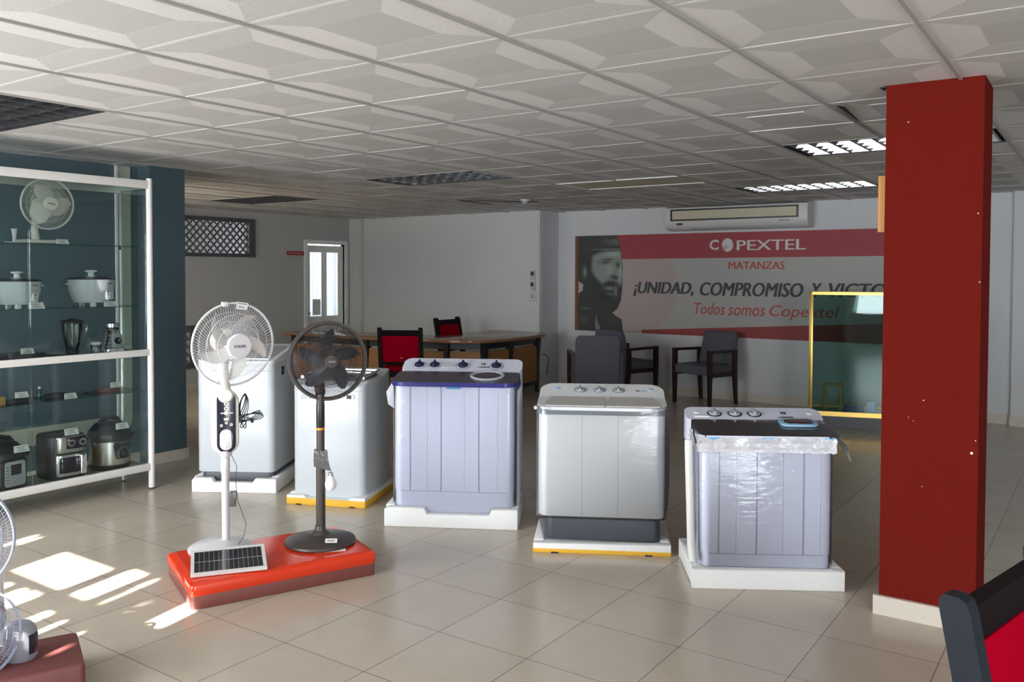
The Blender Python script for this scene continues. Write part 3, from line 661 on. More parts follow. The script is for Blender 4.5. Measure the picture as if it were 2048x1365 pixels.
def fan_head(root, sh, c, d, Rr, depth, nwire, rings, rw, mw, mb_, mh, mhub, nblade, a0, sweep, hubr, wide, swirl=0, bladedir=1, rimr=.006, br=.9, prefix=''):
    """round cage, blades and motor; c centre of the rim, d facing direction"""
    T = aim(c, d); S = sh
    def prof(t, front): # t 0..1 centre to rim -> (r, z)
        r = hubr*.9+(Rr-hubr*.9)*t
        return r, (depth*(1-t**2.6) if front else -depth*.95*(1-t**3.0))
    for nm, fr in (('front_grille', True), ('rear_grille', False)):
        b = MB()
        for k in range(nwire):
            a = 2*PI*k/nwire; pts = []
            for q in range(7):
                t = q/6; r, z = prof(t, fr); aa = a+swirl*(1-t)*(1 if fr else -1); pts.append((r*math.cos(aa), r*math.sin(aa), z))
            b.tube(pts, rw*(.8 if fr else 1), 4, 0, T)
        for t in rings:
            r, z = prof(t, fr); b.tube([(r*math.cos(2*PI*k/48), r*math.sin(2*PI*k/48), z) for k in range(48)], rw*1.25, 5, 0, T, True)
        b.build(nm, mw, root, S)
    b = MB(); b.tube([(Rr*math.cos(2*PI*k/64), Rr*math.sin(2*PI*k/64), 0) for k in range(64)], rimr, 8, 0, T, True)
    b.lathe([(Rr-.001, -rimr*1.6), (Rr+rimr*.9, -rimr*1.6), (Rr+rimr*.9, rimr*1.6), (Rr-.001, rimr*1.6)], 64, 0, T); b.build('rim', mhub, root, S)
    b = MB(); z = depth; b.lathe([(hubr*.98, z-.006), (hubr, z-.002), (hubr, z+.004), (hubr*.9, z+.011), (0, z+.013)], 40, 0, T); hub = b.build('hub_cap', mhub, root, S)
    for k in range(nblade):
        a = a0+2*PI*k/nblade; b = MB(); N = 8; top = []; bot = []
        for q in range(N+1):
            t = q/N; r = hubr*.55+(Rr*br-hubr*.55)*t; mid = a+bladedir*sweep*t**1.5; hw = wide*(.45+.75*math.sin(PI*min(1, t*.8+.12)))*(1 if t < .8 else math.sqrt(max(.03, 1-((t-.8)/.21)**2)))
            for sg, L in ((1, top), (-1, bot)):
                ang = mid+sg*hw/max(r, .05)/1.0*.5
                L.append((r*math.cos(ang), r*math.sin(ang), sg*bladedir*.022*(1-.4*t)))
        up_ = [Vector(p) for p in top]; dn = [Vector(p) for p in bot]
        vs = []; fs = []
        for q in range(N+1):
            m_ = (up_[q]+dn[q])/2+Vector((0, 0, .006))
            for p in (up_[q], m_, dn[q]): vs += [p+Vector((0, 0, .0012)), p-Vector((0, 0, .0012))]
        for q in range(N):
            o_ = q*6; n_ = o_+6
            for s_ in (0, 2): fs += [(o_+s_, o_+s_+2, n_+s_+2, n_+s_), (o_+s_+1, n_+s_+1, n_+s_+3, o_+s_+3)]
            fs += [(o_, n_, n_+1, o_+1), (o_+4, o_+5, n_+5, n_+4)]
        fs += [(0, 1, 3, 2), (2, 3, 5, 4), (N*6, N*6+2, N*6+3, N*6+1), (N*6+2, N*6+4, N*6+5, N*6+3)]
        b.add(vs, fs, 0, T); b.build('blade', mb_, root, S, smooth=50)
    b = MB(); b.lathe([(0, -.03), (hubr*.62, -.028), (hubr*.66, 0), (hubr*.6, .022), (hubr*.3, .03), (0, .031)], 28, 0, T); b.build('blade_hub', mb_, root, S)
    b = MB(); b.lathe([(0, -depth-.13), (hubr*.5, -depth-.125), (hubr*.9, -depth-.09), (hubr*1.05, -depth-.02), (hubr*1.05, -depth*.9), (0, -depth*.9)], 28, 0, T); b.build('motor_housing', mh, root, S)
    return T, hub

# white rechargeable pedestal fan
wx, wy = 2.776, 3.706
wf = thing('pedestal_fan', 'white pedestal fan with five broad blades and black control panel on the red platform', 'fan', (wx, wy, .122))
S = (wx, wy, .122)
WD = Vector((-.25, -.965, -.08)).normalized(); WC = Vector((2.811, 3.681, 1.164))
T, hub = fan_head(wf, S, WC, WD, .212, .072, 88, (.33, .66), .0008, M['fanwire'], M['fanblade'], M['fancream'], M['fanw'], 5, R(85), -.62, .066, .056, swirl=.5, rimr=.005, br=.88)
# hub lettering
rx = Vector((0, 0, 1)).cross(WD).normalized()
LT = T @ Matrix.Translation((-.033, -.006, .0855))
glyphs('lettering', 'STAVEL', M['print_'], wf, LT, .066, .014, bold=.05, shift=S)
b = MB(); b.rbox((-.016, -.010, -.015), (.016, .014, .012), .006, .004, 0, T @ Matrix.Translation((-.05, .205, 0))); b.build('rim_latch', M['fanw'], wf, S)
b = MB(); b.box((-.032, -.019, 0), (.03, .018, .0015), 0, T @ Matrix.Translation((.036, .198, .012)) @ Matrix.Rotation(R(-8), 4, 'Z')); tg = b.build('price_tag', M['paper'], wf, S)
b = MB()
for k, (x0, x1) in enumerate(((-.026, .024), (-.02, .012))): b.box((x0, .008-k*.016, .0016), (x1, .0125-k*.016, .0019), 0, T @ Matrix.Translation((.036, .198, .012)) @ Matrix.Rotation(R(-8), 4, 'Z'))
b.build('printed_lines', M['printg'], tg, S)
MC = T @ Vector((0, 0, -.15))
# neck under the motor
b = MB(); b.tube([(MC.x+.01, MC.y-.02, 1.13), (wx, wy+.02, 1.06), (wx, wy+.01, .98), (wx, wy, .93)], [.028, .03, .026, .03], 14); b.build('neck', M['fancream'], wf, S)
camd = Vector((-wx, -wy, 0)).normalized()     # panel turned to the aisle
PT = Matrix(((-camd.y, 0, camd.x, wx), (camd.x, 0, camd.y, wy), (0, 1, 0, 0), (0, 0, 0, 1)))
b = MB(); b.prism(rrect(-.068, .60, .068, .93, .066, 10), -.035, .02, .012, 0, PT); bx = b.build('control_housing', M['fancream'], wf, S)
b = MB(); b.prism(rrect(-.040, .612, .052, .925, .044, 10), .018, .024, .002, 0, PT); b.build('control_panel', M['navy'], bx, S)['label'] = 'black control panel'
b = MB(); b.lathe([(0, 0), (.040, 0), (.040, .01), (.03, .022), (0, .026)], 24, 0, PT @ Matrix.Translation((.004, .905, .012))); b.build('tilt_joint', M['fancream'], bx, S)
b = MB(); b.prism(rrect(-.026, .625, .036, .732, .031, 10), .0235, .027, .001, 0, PT); b.build('speaker_pad', M['fanw'], bx, S)
b = MB()
for y, r in ((.862, .009), (.838, .009)): b.lathe([(r*.62, 0), (r*1.25, 0), (r*1.2, .002), (r*.65, .002)], 18, 0, PT @ Matrix.Translation((.006, y, .0238)))
b.lathe([(0, 0), (.011, 0), (.009, .005), (0, .006)], 16, 0, PT @ Matrix.Translation((.006, .815, .0238)))
b.rbox((-.022, .812, .0238), (.04, .818, .0255), .002, .0005, 0, PT); b.rbox((-.006, .777, .0238), (.018, .79, .0255), .002, .0005, 0, PT)
for x, y in ((-.018, .752), (.03, .755), (.006, .765)): b.lathe([(.003, 0), (.0075, 0), (.0075, .0012), (.003, .0012)], 14, 0, PT @ Matrix.Translation((x, y, .0238)))
b.build('control_buttons', M['fancream'], bx, S)
b = MB(); b.lathe([(.019, .585-.122), (.026, .59-.122), (.028, .62-.122)], 18, 0, Matrix.Translation((wx, wy, .122))); b.lathe([(.0, .122), (.019, .122), (.019, .5), (.022, .505), (.0225, .575), (.018, .59), (0, .59)], 20, 0, Matrix.Translation((wx, wy, 0))); b.build('pole', M['fanw'], wf, S)
b = MB(); b.lathe([(0, 0), (.155, 0), (.155, .008), (.13, .022), (.05, .034), (.024, .04), (0, .04)], 40, 0, Matrix.Translation((wx-.03, wy+.01, .122))); b.build('base', M['fanw'], wf, S)
b = MB(); b.tube([PT @ Vector((.03, .73, .03)), PT @ Vector((.034, .66, .032)), PT @ Vector((.03, .60, .03)), PT @ Vector((.055, .54, .02)), PT @ Vector((.05, .45, .02)), PT @ Vector((.06, .36, .03)), PT @ Vector((.10, .24, .04)), PT @ Vector((.085, .18, .05)), PT @ Vector((.06, .15, .08))], .0016, 5); b.build('lead', M['black'], wf, S)
b = MB()
def loop(cx, cy, rx_, ry_, ang, z, n=20): return [PT @ Vector((cx+rx_*math.cos(2*PI*k/n)*math.cos(ang)-ry_*math.sin(2*PI*k/n)*math.sin(ang), cy+rx_*math.cos(2*PI*k/n)*math.sin(ang)+ry_*math.sin(2*PI*k/n)*math.cos(ang), z+.004*math.sin(4*PI*k/n))) for k in range(n)]
for k in range(4): b.tube(loop(.082+.004*k, .85-.003*k, .058, .011+.003*k, R(72+4*k), -.02+.006*k), .0026, 6, 0, None, True)
for k in range(4): b.tube(loop(.12+.003*k, .785, .06, .011+.002*k, R(28-9*k), -.02+.006*k), .0024, 6, 0, None, True)
for k in range(2): b.tube(loop(.092, .757, .03, .009, R(60+40*k), -.01), .0024, 6, 0, None, True)
b.tube([PT @ Vector((.11, .785, -.01)), PT @ Vector((.125, .77, 0)), PT @ Vector((.137, .757, 0))], [.003, .006, .007], 8); b.tube([PT @ Vector((.045, .82, -.02)), PT @ Vector((.07, .83, -.02))], .003, 6)
b.build('coiled_cable', M['black'], wf, S)
b = MB(); b.rbox((-.012, .335, .0), (.022, .415, .02), .004, .004, 0, PT @ Matrix.Translation((.012, 0, .015)) @ Matrix.Rotation(R(-3), 4, 'Z')); b.build('taped_remote', M['bag'], wf, S)['label'] = 'black remote in clear plastic'
# solar panel leaning on the white fan's base
p0, p1 = Vector((2.388, 3.448, .126)), Vector((2.665, 3.25, .126)); p3 = Vector((2.500, 3.645, .17)); ex = (p1-p0).normalized(); ey = (p3-p0); ey = (ey-ex*ey.dot(ex)); ly = ey.length; ey.normalize(); ez = ex.cross(ey)
ST = Matrix(((ex.x, ey.x, ez.x, p0.x), (ex.y, ey.y, ez.y, p0.y), (ex.z, ey.z, ez.z, p0.z), (0, 0, 0, 1))); lx = (p1-p0).length
sp = thing('solar_panel', 'small black solar panel in aluminium frame leaning on white fan base', 'solar panel', tuple(p0)); S = tuple(p0)
b = MB(); fwid = .016
for a_, c_ in (((0, 0), (lx, fwid)), ((0, ly-fwid), (lx, ly)), ((0, fwid), (fwid, ly-fwid)), ((lx-fwid, fwid), (lx, ly-fwid))): b.box((a_[0], a_[1], 0), (c_[0], c_[1], .014), 0, ST)
b.build('frame', M['alum'], sp, S)
b = MB(); b.box((fwid, fwid, .001), (lx-fwid, ly-fwid, .011), 0, ST); b.build('cells', M['solar'], sp, S)
b = MB()
for k in range(1, 14): x = fwid+(lx-2*fwid)*k/14; b.box((x-.0006, fwid, .0111), (x+.0006, ly-fwid, .0114), 0, ST)
b.box((fwid, ly/2-.0012, .0111), (lx-fwid, ly/2+.0012, .0115), 0, ST); 
b.build('cell_lines', M['silver'], sp, S)

# brown pedestal fan
bx_, by_ = 3.114, 3.37
bf = thing('pedestal_fan', 'dark brown pedestal fan with round base on the red platform', 'fan', (bx_, by_, .122)); S = (bx_, by_, .122)
BD = Vector((-.47, -.88, .02)).normalized(); BC = Vector((3.153, 3.352, 1.07))
T, hub = fan_head(bf, S, BC, BD, .198, .06, 110, (.3, .62), .0014, M['fanbrownd'], M['fansmoke'], M['fanbrown'], M['fanbrown'], 5, R(30), -.35, .036, .062, swirl=.35, rimr=.010, br=.86)
b = MB(); b.box((-.018, -.004, .0745), (.018, .005, .0752), 0, T); b.build('logo_plate', M['printg'], bf, S)
b = MB(); b.lathe([(.2, -.035), (.207, -.035), (.209, .004), (.2, .006)], 64, 0, T); b.build('rim_band', M['fanbrown'], bf, S)
MC = T @ Vector((0, 0, -.13))
b = MB(); b.tube([(MC.x, MC.y, 1.05), (bx_+.015, by_+.03, .98), (bx_, by_, .9)], [.03, .028, .026], 14); b.build('neck', M['fanbrown'], bf, S)
b = MB(); b.lathe([(0, .15), (.0245, .15), (.0235, .55), (.021, .58), (.021, .90), (0, .9)], 22, 0, Matrix.Translation((bx_, by_, 0))); b.build('pole', M['fanbrown'], bf, S)
b = MB(); b.lathe([(.0212, .725), (.0222, .727), (.0222, .842), (.0212, .845)], 22, 0, Matrix.Translation((bx_, by_, 0))); b.build('pole_sleeve', M['black'], bf, S)
b = MB(); b.lathe([(.0213, .712), (.0225, .713), (.0225, .724), (.0213, .725)], 22, 0, Matrix.Translation((bx_, by_, 0))); b.build('orange_band', M['orange'], bf, S)
b = MB(); b.lathe([(0, 0), (.178, 0), (.184, .006), (.18, .016), (.12, .034), (.05, .046), (.03, .066), (.026, .09), (0, .09)], 48, 0, Matrix.Translation((bx_-.008, by_-.005, .124))); b.build('base', M['fanbrown'], bf, S)
cdr = Vector((-bx_, -by_, 0)).normalized(); PB = Matrix(((-cdr.y, 0, cdr.x, bx_), (cdr.x, 0, cdr.y, by_), (0, 1, 0, 0), (0, 0, 0, 1)))
b = MB(); b.lathe([(.024, .57), (.03, .572), (.031, .60), (.024, .605)], 20, 0, Matrix.Translation((bx_, by_, 0))); b.build('height_collar', M['black'], bf, S)
b = MB(); b.loft([[PB @ Vector(p) for p in ((-.034, .61, .03), (.03, .605, .034), (.035, .60, -.02), (-.03, .61, -.02))], [PB @ Vector(p) for p in ((-.036, .56, .032), (.04, .55, .038), (.04, .55, -.02), (-.03, .56, -.025))], [PB @ Vector(p) for p in ((-.034, .525, .03), (.05, .50, .034), (.05, .505, -.01), (-.03, .52, -.02))]])
bag = b.build('wrapped_remote', M['bag'], bf, S, smooth=0); bag['label'] = 'remote in crumpled clear plastic'
b = MB(); b.box((-.03, -.016, 0), (.03, .016, .0012), 0, aim((bx_-.05, by_-.13, .163), (-.25, -.3, .9)) @ Matrix.Rotation(R(-6), 4, 'Z')); tg = b.build('price_tag', M['paper'], bf, S)
b = MB(); b.box((-.02, -.005, .0013), (.015, .003, .0016), 0, aim((bx_-.05, by_-.13, .163), (-.25, -.3, .9)) @ Matrix.Rotation(R(-6), 4, 'Z')); b.build('printed_lines', M['printg'], tg, S)
BP = PB @ Vector((.051, .43, .03))
lb = thing('light_bulb', 'milky light bulb hanging beside the brown fan pole', 'light bulb', tuple(BP)); S = tuple(BP)
b = MB(); b.lathe([(0, -.034), (.018, -.03), (.028, -.015), (.0305, 0), (.028, .014), (.019, .032), (.014, .045), (0, .045)], 24, 0, Matrix.Translation(BP)); b.build('globe', M['bulb'], lb, S)
b = MB(); b.lathe([(0, .044), (.013, .044), (.012, .06), (.008, .064), (0, .064)], 16, 0, Matrix.Translation(BP)); b.build('screw_cap', M['chrome'], lb, S)
b = MB(); b.tube([BP+Vector((0, 0, .062)), BP+Vector((.003, 0, .075)), BP+Vector((-.006, .003, .09))], .0012, 5); b.build('string', M['black'], lb, S)
ps = MB(); ps.box((-.075, -.02, 0), (.075, .02, .0015), 0, Matrix.Translation((3.04, 3.22, .1225)) @ Matrix.Rotation(R(-40), 4, 'Z')); tag(ps.build('paper_sheet', M['paper']), 'white paper slip under the brown fan base', 'paper')

# ------------------------------------------------------------------ fans cut by the left edge and their block
bb = MB(); bb.rbox((-.62, -.17, 0), (0, .17, .12), .02, .012)
blk = tag(bb.build('display_block', M['blockbrown']), 'low maroon display block at the lower left edge', 'display block'); blk.location = (1.715, 3.155, 0); blk.rotation_euler = (0, 0, R(-23.1)+R(62.3+22.9)-PI/2+R(4))
cx_, cy_ = 1.40, 3.13
tf = thing('table_fan', 'white round table fan on the maroon block, cut by the left edge', 'fan', (cx_, cy_, .12)); S = (cx_, cy_, .12)
fan_head(tf, S, Vector((1.36, 3.245, .255)), Vector((-.2, -.97, .1)).normalized(), .165, .05, 92, (.35, .6, .8), .0009, M['bluewire'], M['blueblade'], M['fanw'], M['bluewire'], 3, .4, .3, .045, .13, swirl=.25, rimr=.004)
b = MB(); b.lathe([(0, .12), (.1, .12), (.1, .13), (.04, .145), (.03, .16), (0, .16)], 28, 0, Matrix.Translation((1.375, 3.29, 0))); b.lathe([(0, .15), (.022, .15), (.022, .27), (0, .27)], 16, 0, Matrix.Translation((1.375, 3.29, 0))); b.build('base', M['fanw'], tf, S)
ux, uy = 1.47, 3.52
uf = thing('pedestal_fan', 'white floor fan above the table fan, cut by the left edge', 'fan', (ux, uy, 0)); S = (ux, uy, 0)
fan_head(uf, S, Vector((1.44, 3.515, .535)), Vector((-.75, -.66, .05)).normalized(), .205, .055, 92, (.35, .6, .8), .0009, M['bluewire'], M['blueblade'], M['fanw'], M['bluewire'], 3, .9, .3, .05, .15, swirl=.25, rimr=.005)
b = MB(); b.lathe([(0, 0), (.1, 0), (.1, .012), (.04, .03), (.02, .04), (.018, .5), (0, .5)], 28, 0, Matrix.Translation((1.64, 3.63, 0))); b.build('stand', M['fanw'], uf, S)
ax, ay = 1.54, 3.245
ap = thing('appliance', 'small rounded white appliance with dark panel on the maroon block', 'small appliance', (ax, ay, .12)); S = (ax, ay, .12)
b = MB(); b.lathe([(0, .12), (.05, .12), (.056, .13), (.056, .20), (.05, .232), (.034, .25), (0, .254)], 30, 0, Matrix.Translation((ax, ay, 0))); b.build('body', M['lilacgrey'], ap, S)
b = MB(); TT = Matrix.Translation((ax, ay, 0))
a0 = math.atan2(-.85, .1)
b.loft([[(.0575*math.cos(a0+t), .0575*math.sin(a0+t), z) for t in (-.1, .15, .4, .65)]+[(.05*math.cos(a0+t), .05*math.sin(a0+t), z) for t in (.65, .4, .15, -.1)] for z in (.145, .215)], 0, TT); b.build('control_panel', M['navy'], ap, S)

# ------------------------------------------------------------------ glazed display shelf on the left
SX0, SX1, SY0, SY1 = 1.55, 3.535, 5.545, 5.90
sh = thing('display_shelf', 'tall white aluminium shelf with glass panes holding small appliances', 'display shelf', (2.55, 5.72, 0)); S = (2.55, 5.72, 0)
for x in (SX0, SX1):
    for y, r in ((SY0, .021), (SY1, .015)):
        b = MB(); b.lathe([(0, .012), (r, .012), (r, 2.18), (r*.8, 2.187), (0, 2.187)], 20, 0, Matrix.Translation((x, y, 0)))
        po = b.build('post', M['alum'] if y == SY0 else M['alumg'], sh, S)
        b = MB(); b.lathe([(0, 0), (r*.9, 0), (r*.9, .012), (0, .012)], 16, 0, Matrix.Translation((x, y, 0))); b.build('foot', M['black'], po, S)
def rail(name, z0, z1, m=M['alum']):
    b = MB(); b.rbox((SX0+.015, SY0-.015, z0), (SX1-.015, SY0+.012, z1), .003, .002); b.build(name, m, sh, S)
rail('top_rail', 2.115, 2.17); rail('middle_rail', .945, .99); rail('bottom_rail', .135, .185)
b = MB(); b.box((SX0, SY1-.012, 2.10), (SX1, SY1+.012, 2.165)); b.box((SX1-.012, SY0, 2.115), (SX1+.012, SY1, 2.165)); b.build('top_frame', M['alumg'], sh, S)
b = MB(); b.box((SX0, SY0, 2.166), (SX1, SY1, 2.17)); b.build('top_pane', M['glasspane'], sh, S)
for z in (.978, .172):
    b = MB(); b.box((SX0+.01, SY0+.01, z-.02), (SX1-.01, SY1-.01, z)); b.build('board', M['shelfboard'], sh, S)
for z in (1.712, 1.297, .698):
    b = MB(); b.box((SX0+.02, SY0+.035, z-.0045), (SX1-.02, SY1-.02, z)); g = b.build('glass_shelf', M['glassg'], sh, S)
    b = MB(); b.box((SX0+.02, SY0+.034, z-.0048), (SX1-.02, SY0+.036, z+.0002)); b.build('glass_edge', M['glassedge'], g, S)
b = MB(); b.box((SX1-.002, SY0+.02, .2), (SX1+.002, SY1-.015, .94)); b.build('side_pane', M['sidepane'], sh, S)
b = MB(); b.box((SX1-.002, SY0+.02, 1.0), (SX1+.002, SY1-.015, 2.11)); b.build('side_pane', M['sidepane'], sh, S)
for x0, x1, y in ((SX0+.02, 2.72, SY0+.006), (2.70, SX1-.02, SY0+.016)):
    for z0, z1 in ((.188, .943), (.992, 2.113)):
        b = MB(); b.box((x0, y-.002, z0), (x1, y+.002, z1)); b.build('sliding_pane', M['glasspane'], sh, S)
b = MB(); b.lathe([(0, 0), (.008, 0), (.008, .006), (0, .006)], 10, 0, aim((SX1-.02, SY1-.016, 1.70), (0, -1, 0))); b.build('shelf_pin', M['black'], sh, S)

def card(x, y, z, what, w=.075, h=.034, tilt=35, rz=0):
    c = thing('price_card', 'white price card '+what, 'price card', (x, y, z), rz)
    a = R(tilt); b = MB()
    b.loft([[(-w/2-.006, -.018, 0), (w/2+.006, -.018, 0), (w/2+.006, -.0165, 0), (-w/2-.006, -.0165, 0)], [(-w/2, -.018+h*math.tan(a)*.6, h), (w/2, -.018+h*math.tan(a)*.6, h), (w/2, -.0165+h*math.tan(a)*.6, h), (-w/2, -.0165+h*math.tan(a)*.6, h)]])
    b.box((-w/2, -.004, 0), (w/2, -.002, h))
    b.build('sheet', M['paper'], c, smooth=0)
    b = MB(); sl = math.tan(a)*.6
    for k, (p, q, zz) in enumerate(((-.36, .3, .68), (-.22, .2, .42), (-.3, .34, .2))): b.add([(p*w, -.0186+h*zz*sl, h*zz), (q*w, -.0186+h*zz*sl, h*zz), (q*w, -.0186+h*(zz+.1)*sl, h*(zz+.1)), (p*w, -.0186+h*(zz+.1)*sl, h*(zz+.1))], [(0, 1, 2, 3)])
    b.build('printed_lines', M['printg'], c, smooth=0)
    return c
# rice cookers
def rice_cooker(label, x, y, z, r, lights):
    t = thing('rice_cooker', label, 'rice cooker', (x, y, z), 8, 'rice cookers on the glass shelf')
    hgt = r*1.02; f = .028
    b = MB(); b.lathe([(0, f), (r*.72, f), (r*.78, f+.012), (r*.93, f+hgt*.5), (r*.96, f+hgt*.9), (r*.97, f+hgt), (0, f+hgt)], 40); b.build('pot', M['wm_white'], t)
    b = MB(); b.lathe([(r*.9, f+hgt-.002), (r*1.0, f+hgt), (r*1.01, f+hgt+.008), (r*.8, f+hgt+.014), (r*.5, f+hgt+.02), (0, f+hgt+.022)], 40); l = b.build('lid', M['navy'], t)
    b = MB(); b.lathe([(0, 0), (r*.32, 0), (r*.3, .006), (r*.14, .008), (r*.12, .03), (r*.24, .036), (r*.26, .046), (0, .05)], 24, 0, Matrix.Translation((0, 0, f+hgt+.016))); b.build('lid_knob', M['wm_ivory'], l)
    for s_ in (-1, 1):
        b = MB(); b.rbox((min(s_*r*.93, s_*r*1.2), -.025, f+hgt*.78), (max(s_*r*.93, s_*r*1.2), .025, f+hgt*.78+.01), .01, .003); b.build('handle', M['wm_white'], t)
    for a in (-PI/2-.55, -PI/2+.75, PI/2):
        b = MB(); b.rbox((r*.62*math.cos(a)-.016, r*.62*math.sin(a)-.014, 0), (r*.62*math.cos(a)+.016, r*.62*math.sin(a)+.014, f+.02), .004, .002); b.build('foot', M['wm_ivory'], t)
    a = -PI/2+.28; d = Vector((math.cos(a), math.sin(a), .12)); T = aim((r*.86*math.cos(a), r*.86*math.sin(a), f+hgt*.38), d)
    b = MB(); b.prism(rrect(-.036 if lights == 2 else -.022, -.04, .036 if lights == 2 else .022, .042, .012, 4), -.01, .012, .004, 0, T); p = b.build('control_panel', M['wm_ivory'], t)
    b = MB()
    if lights == 2: b.box((-.026, .012, .012), (-.012, .018, .0127), 0, T); b.box((.012, .012, .012), (.026, .018, .0127), 1, T)
    else: b.box((-.006, .016, .012), (.006, .028, .0127), 1, T); b.box((-.006, -.002, .012), (.006, .008, .0127), 0, T)
    b.build('indicator', [M['black'], M['redtop']], p)
    b = MB(); b.rbox((-.016, -.03, .012), (.016, -.014, .018), .005, .002, 0, T); b.build('switch', M['wm_white'], p)
    b = MB(); b.box((-.03, 0, 0), (.022, .009, .0006), 0, aim((r*.96*math.cos(a), r*.96*math.sin(a), f+hgt*.80), (math.cos(a), math.sin(a), .0))); b.build('lettering', M['printg'], t)
    return t
rice_cooker('white rice cooker with dark blue lid, at the left end of the glass shelf', 2.712, 5.70, 1.2975, .142, 1)
rice_cooker('white rice cooker with two indicator lights, on the right of the glass shelf', 3.197, 5.70, 1.2975, .152, 2)
card(2.775, 5.597, 1.2975, 'before the left rice cooker', .09, .04); card(3.27, 5.597, 1.2975, 'before the right rice cooker', .09, .035)
# table fan on the top shelf
tf = thing('table_fan', 'pale table fan on the top glass shelf', 'fan', (2.87, 5.72, 1.7125)); S = (2.87, 5.72, 1.7125)
fan_head(tf, S, Vector((2.915, 5.71, 1.975)), Vector((-.06, -1, -.03)).normalized(), .163, .05, 84, (.3, .62), .0010, M['fancream'], M['fanblade'], M['fancream'], M['fancream'], 3, R(100), .35, .045, .11, swirl=0, rimr=.005)
b = MB(); b.box((-.022, -.004, .0632), (.022, .004, .0638), 0, aim((2.915, 5.71, 1.975), (-.06, -1, -.03)) @ Matrix.Rotation(R(-10), 4, 'Z')); b.build('logo_mark', M['printg'], tf, S)
b = MB(); b.rbox((2.725, 5.62, 1.7125), (3.0, 5.82, 1.738), .08, .012); b.build('base', M['fancream'], tf, S)
b = MB(); b.tube([(2.862, 5.76, 1.73), (2.862, 5.775, 1.8), (2.88, 5.79, 1.9), (2.905, 5.80, 1.97)], [.026, .024, .023, .026], 16); b.build('neck', M['fancream'], tf, S)
fn = MB(); fn.lathe([(0, 0), (.03, 0), (.03, .006), (.011, .01), (.012, .05), (.018, .085), (.02, .09), (.015, .09), (.006, .03), (0, .03)], 20); o = tag(fn.build('locking_nut', M['fanw']), 'white funnel-shaped fan part on the top glass shelf', 'fan part'); o.location = (2.69, 5.68, 1.7125)
b = MB(); b.tube([(2.62, 5.66, 1.717), (2.70, 5.63, 1.717), (2.76, 5.64, 1.722), (2.80, 5.625, 1.717)], .004, 6); b.build('loose_lead', M['fanw'], tf, S)
card(2.945, 5.60, 1.7125, 'before the pale table fan', .075, .03)
# middle board: griddle, blender jar, little jar, blender motor
gx = thing('griddle', 'flat black electric griddle with cord at the left of the middle board', 'griddle', (2.60, 5.68, .9785)); S = (2.60, 5.68, .9785)
b = MB(); b.rbox((2.33, 5.59, .9785), (2.83, 5.80, 1.012), .03, .006); b.build('plate', M['black'], gx, S)
b = MB(); b.rbox((2.81, 5.63, .99), (2.86, 5.72, 1.01), .01, .004); b.build('handle', M['black'], gx, S)
b = MB(); b.tube([(2.85, 5.68, .995), (2.89, 5.66, .992), (2.94, 5.65, .986), (2.985, 5.625, .984)], .004, 6); b.tube([(2.84, 5.64, .99), (2.92, 5.62, .984), (2.97, 5.62, .984)], .004, 6); b.box((2.955, 5.61, .979), (2.995, 5.63, .99)); b.build('cord', M['black'], gx, S)
card(2.735, 5.64, 1.012, 'on the black griddle', .075, .034)
jx, jy = 3.04, 5.66
bj = thing('blender_jar', 'clear blender jar with black lid and base', 'blender jar', (jx, jy, .9785)); S = (jx, jy, .9785)
b = MB(); b.lathe([(0, 0), (.038, 0), (.042, .008), (.042, .03), (.036, .038), (0, .038)], 28, 0, Matrix.Translation((jx, jy, .9785))); b.build('base_collar', M['black'], bj, S)
b = MB(); b.lathe([(.036, .036), (.05, .08), (.062, .16), (.066, .215), (.063, .215), (.059, .16), (.047, .08), (.033, .04), (0, .04)], 28, 0, Matrix.Translation((jx, jy, .9785))); b.build('glass_body', M['clear'], bj, S)
b = MB(); b.lathe([(0, .212), (.07, .212), (.072, .222), (.066, .232), (.03, .234), (.026, .243), (0, .244)], 28, 0, Matrix.Translation((jx, jy, .9785))); b.build('lid', M['black'], bj, S)
b = MB(); b.tube([(jx+.063, jy-.01, 1.18), (jx+.09, jy-.015, 1.175), (jx+.092, jy-.015, 1.12), (jx+.062, jy-.01, 1.075)], .007, 8); b.build('handle', M['clear'], bj, S)
b = MB()
for k in range(4): a = k*PI/2; b.loft([[(jx+.003*math.cos(a), jy+.003*math.sin(a), 1.02), (jx-.003*math.sin(a), jy+.003*math.cos(a), 1.022), (jx, jy, 1.026)], [(jx+.025*math.cos(a), jy+.025*math.sin(a), 1.035), (jx+.025*math.cos(a)-.004, jy+.025*math.sin(a), 1.036), (jx+.024*math.cos(a), jy+.025*math.sin(a), 1.038)]])
b.build('blades', M['chrome'], bj, S)
lx_, ly_ = 3.215, 5.68
lj = thing('small_jar', 'small clear jar with cream lid beside the chrome blender motor', 'jar', (lx_, ly_, .9785)); S = (lx_, ly_, .9785)
b = MB(); b.lathe([(0, 0), (.032, 0), (.034, .01), (.034, .055), (.031, .06), (0, .06)], 24, 0, Matrix.Translation((lx_, ly_, .9785))); b.build('glass_body', M['clear'], lj, S)
b = MB(); b.lathe([(0, .058), (.035, .058), (.035, .075), (0, .077)], 24, 0, Matrix.Translation((lx_, ly_, .9785))); b.build('lid', M['fancream'], lj, S)
mx_, my_ = 3.345, 5.70
bm_ = thing('blender_motor', 'chrome blender motor base with round dial', 'blender', (mx_, my_, .9785)); S = (mx_, my_, .9785); TM = Matrix.Translation((mx_, my_, .9785))
b = MB(); prof = [(0, 0), (.082, 0), (.084, .012)]
for k in range(5): prof += [(.082-.006*k, .018+.022*k), (.079-.006*k, .026+.022*k), (.081-.006*k, .03+.022*k)]
prof += [(.046, .145), (.043, .15), (0, .15)]; b.lathe(prof, 32, 0, TM @ Matrix.Diagonal((.95, .9, 1, 1))); b.build('housing', M['chrome'], bm_, S)
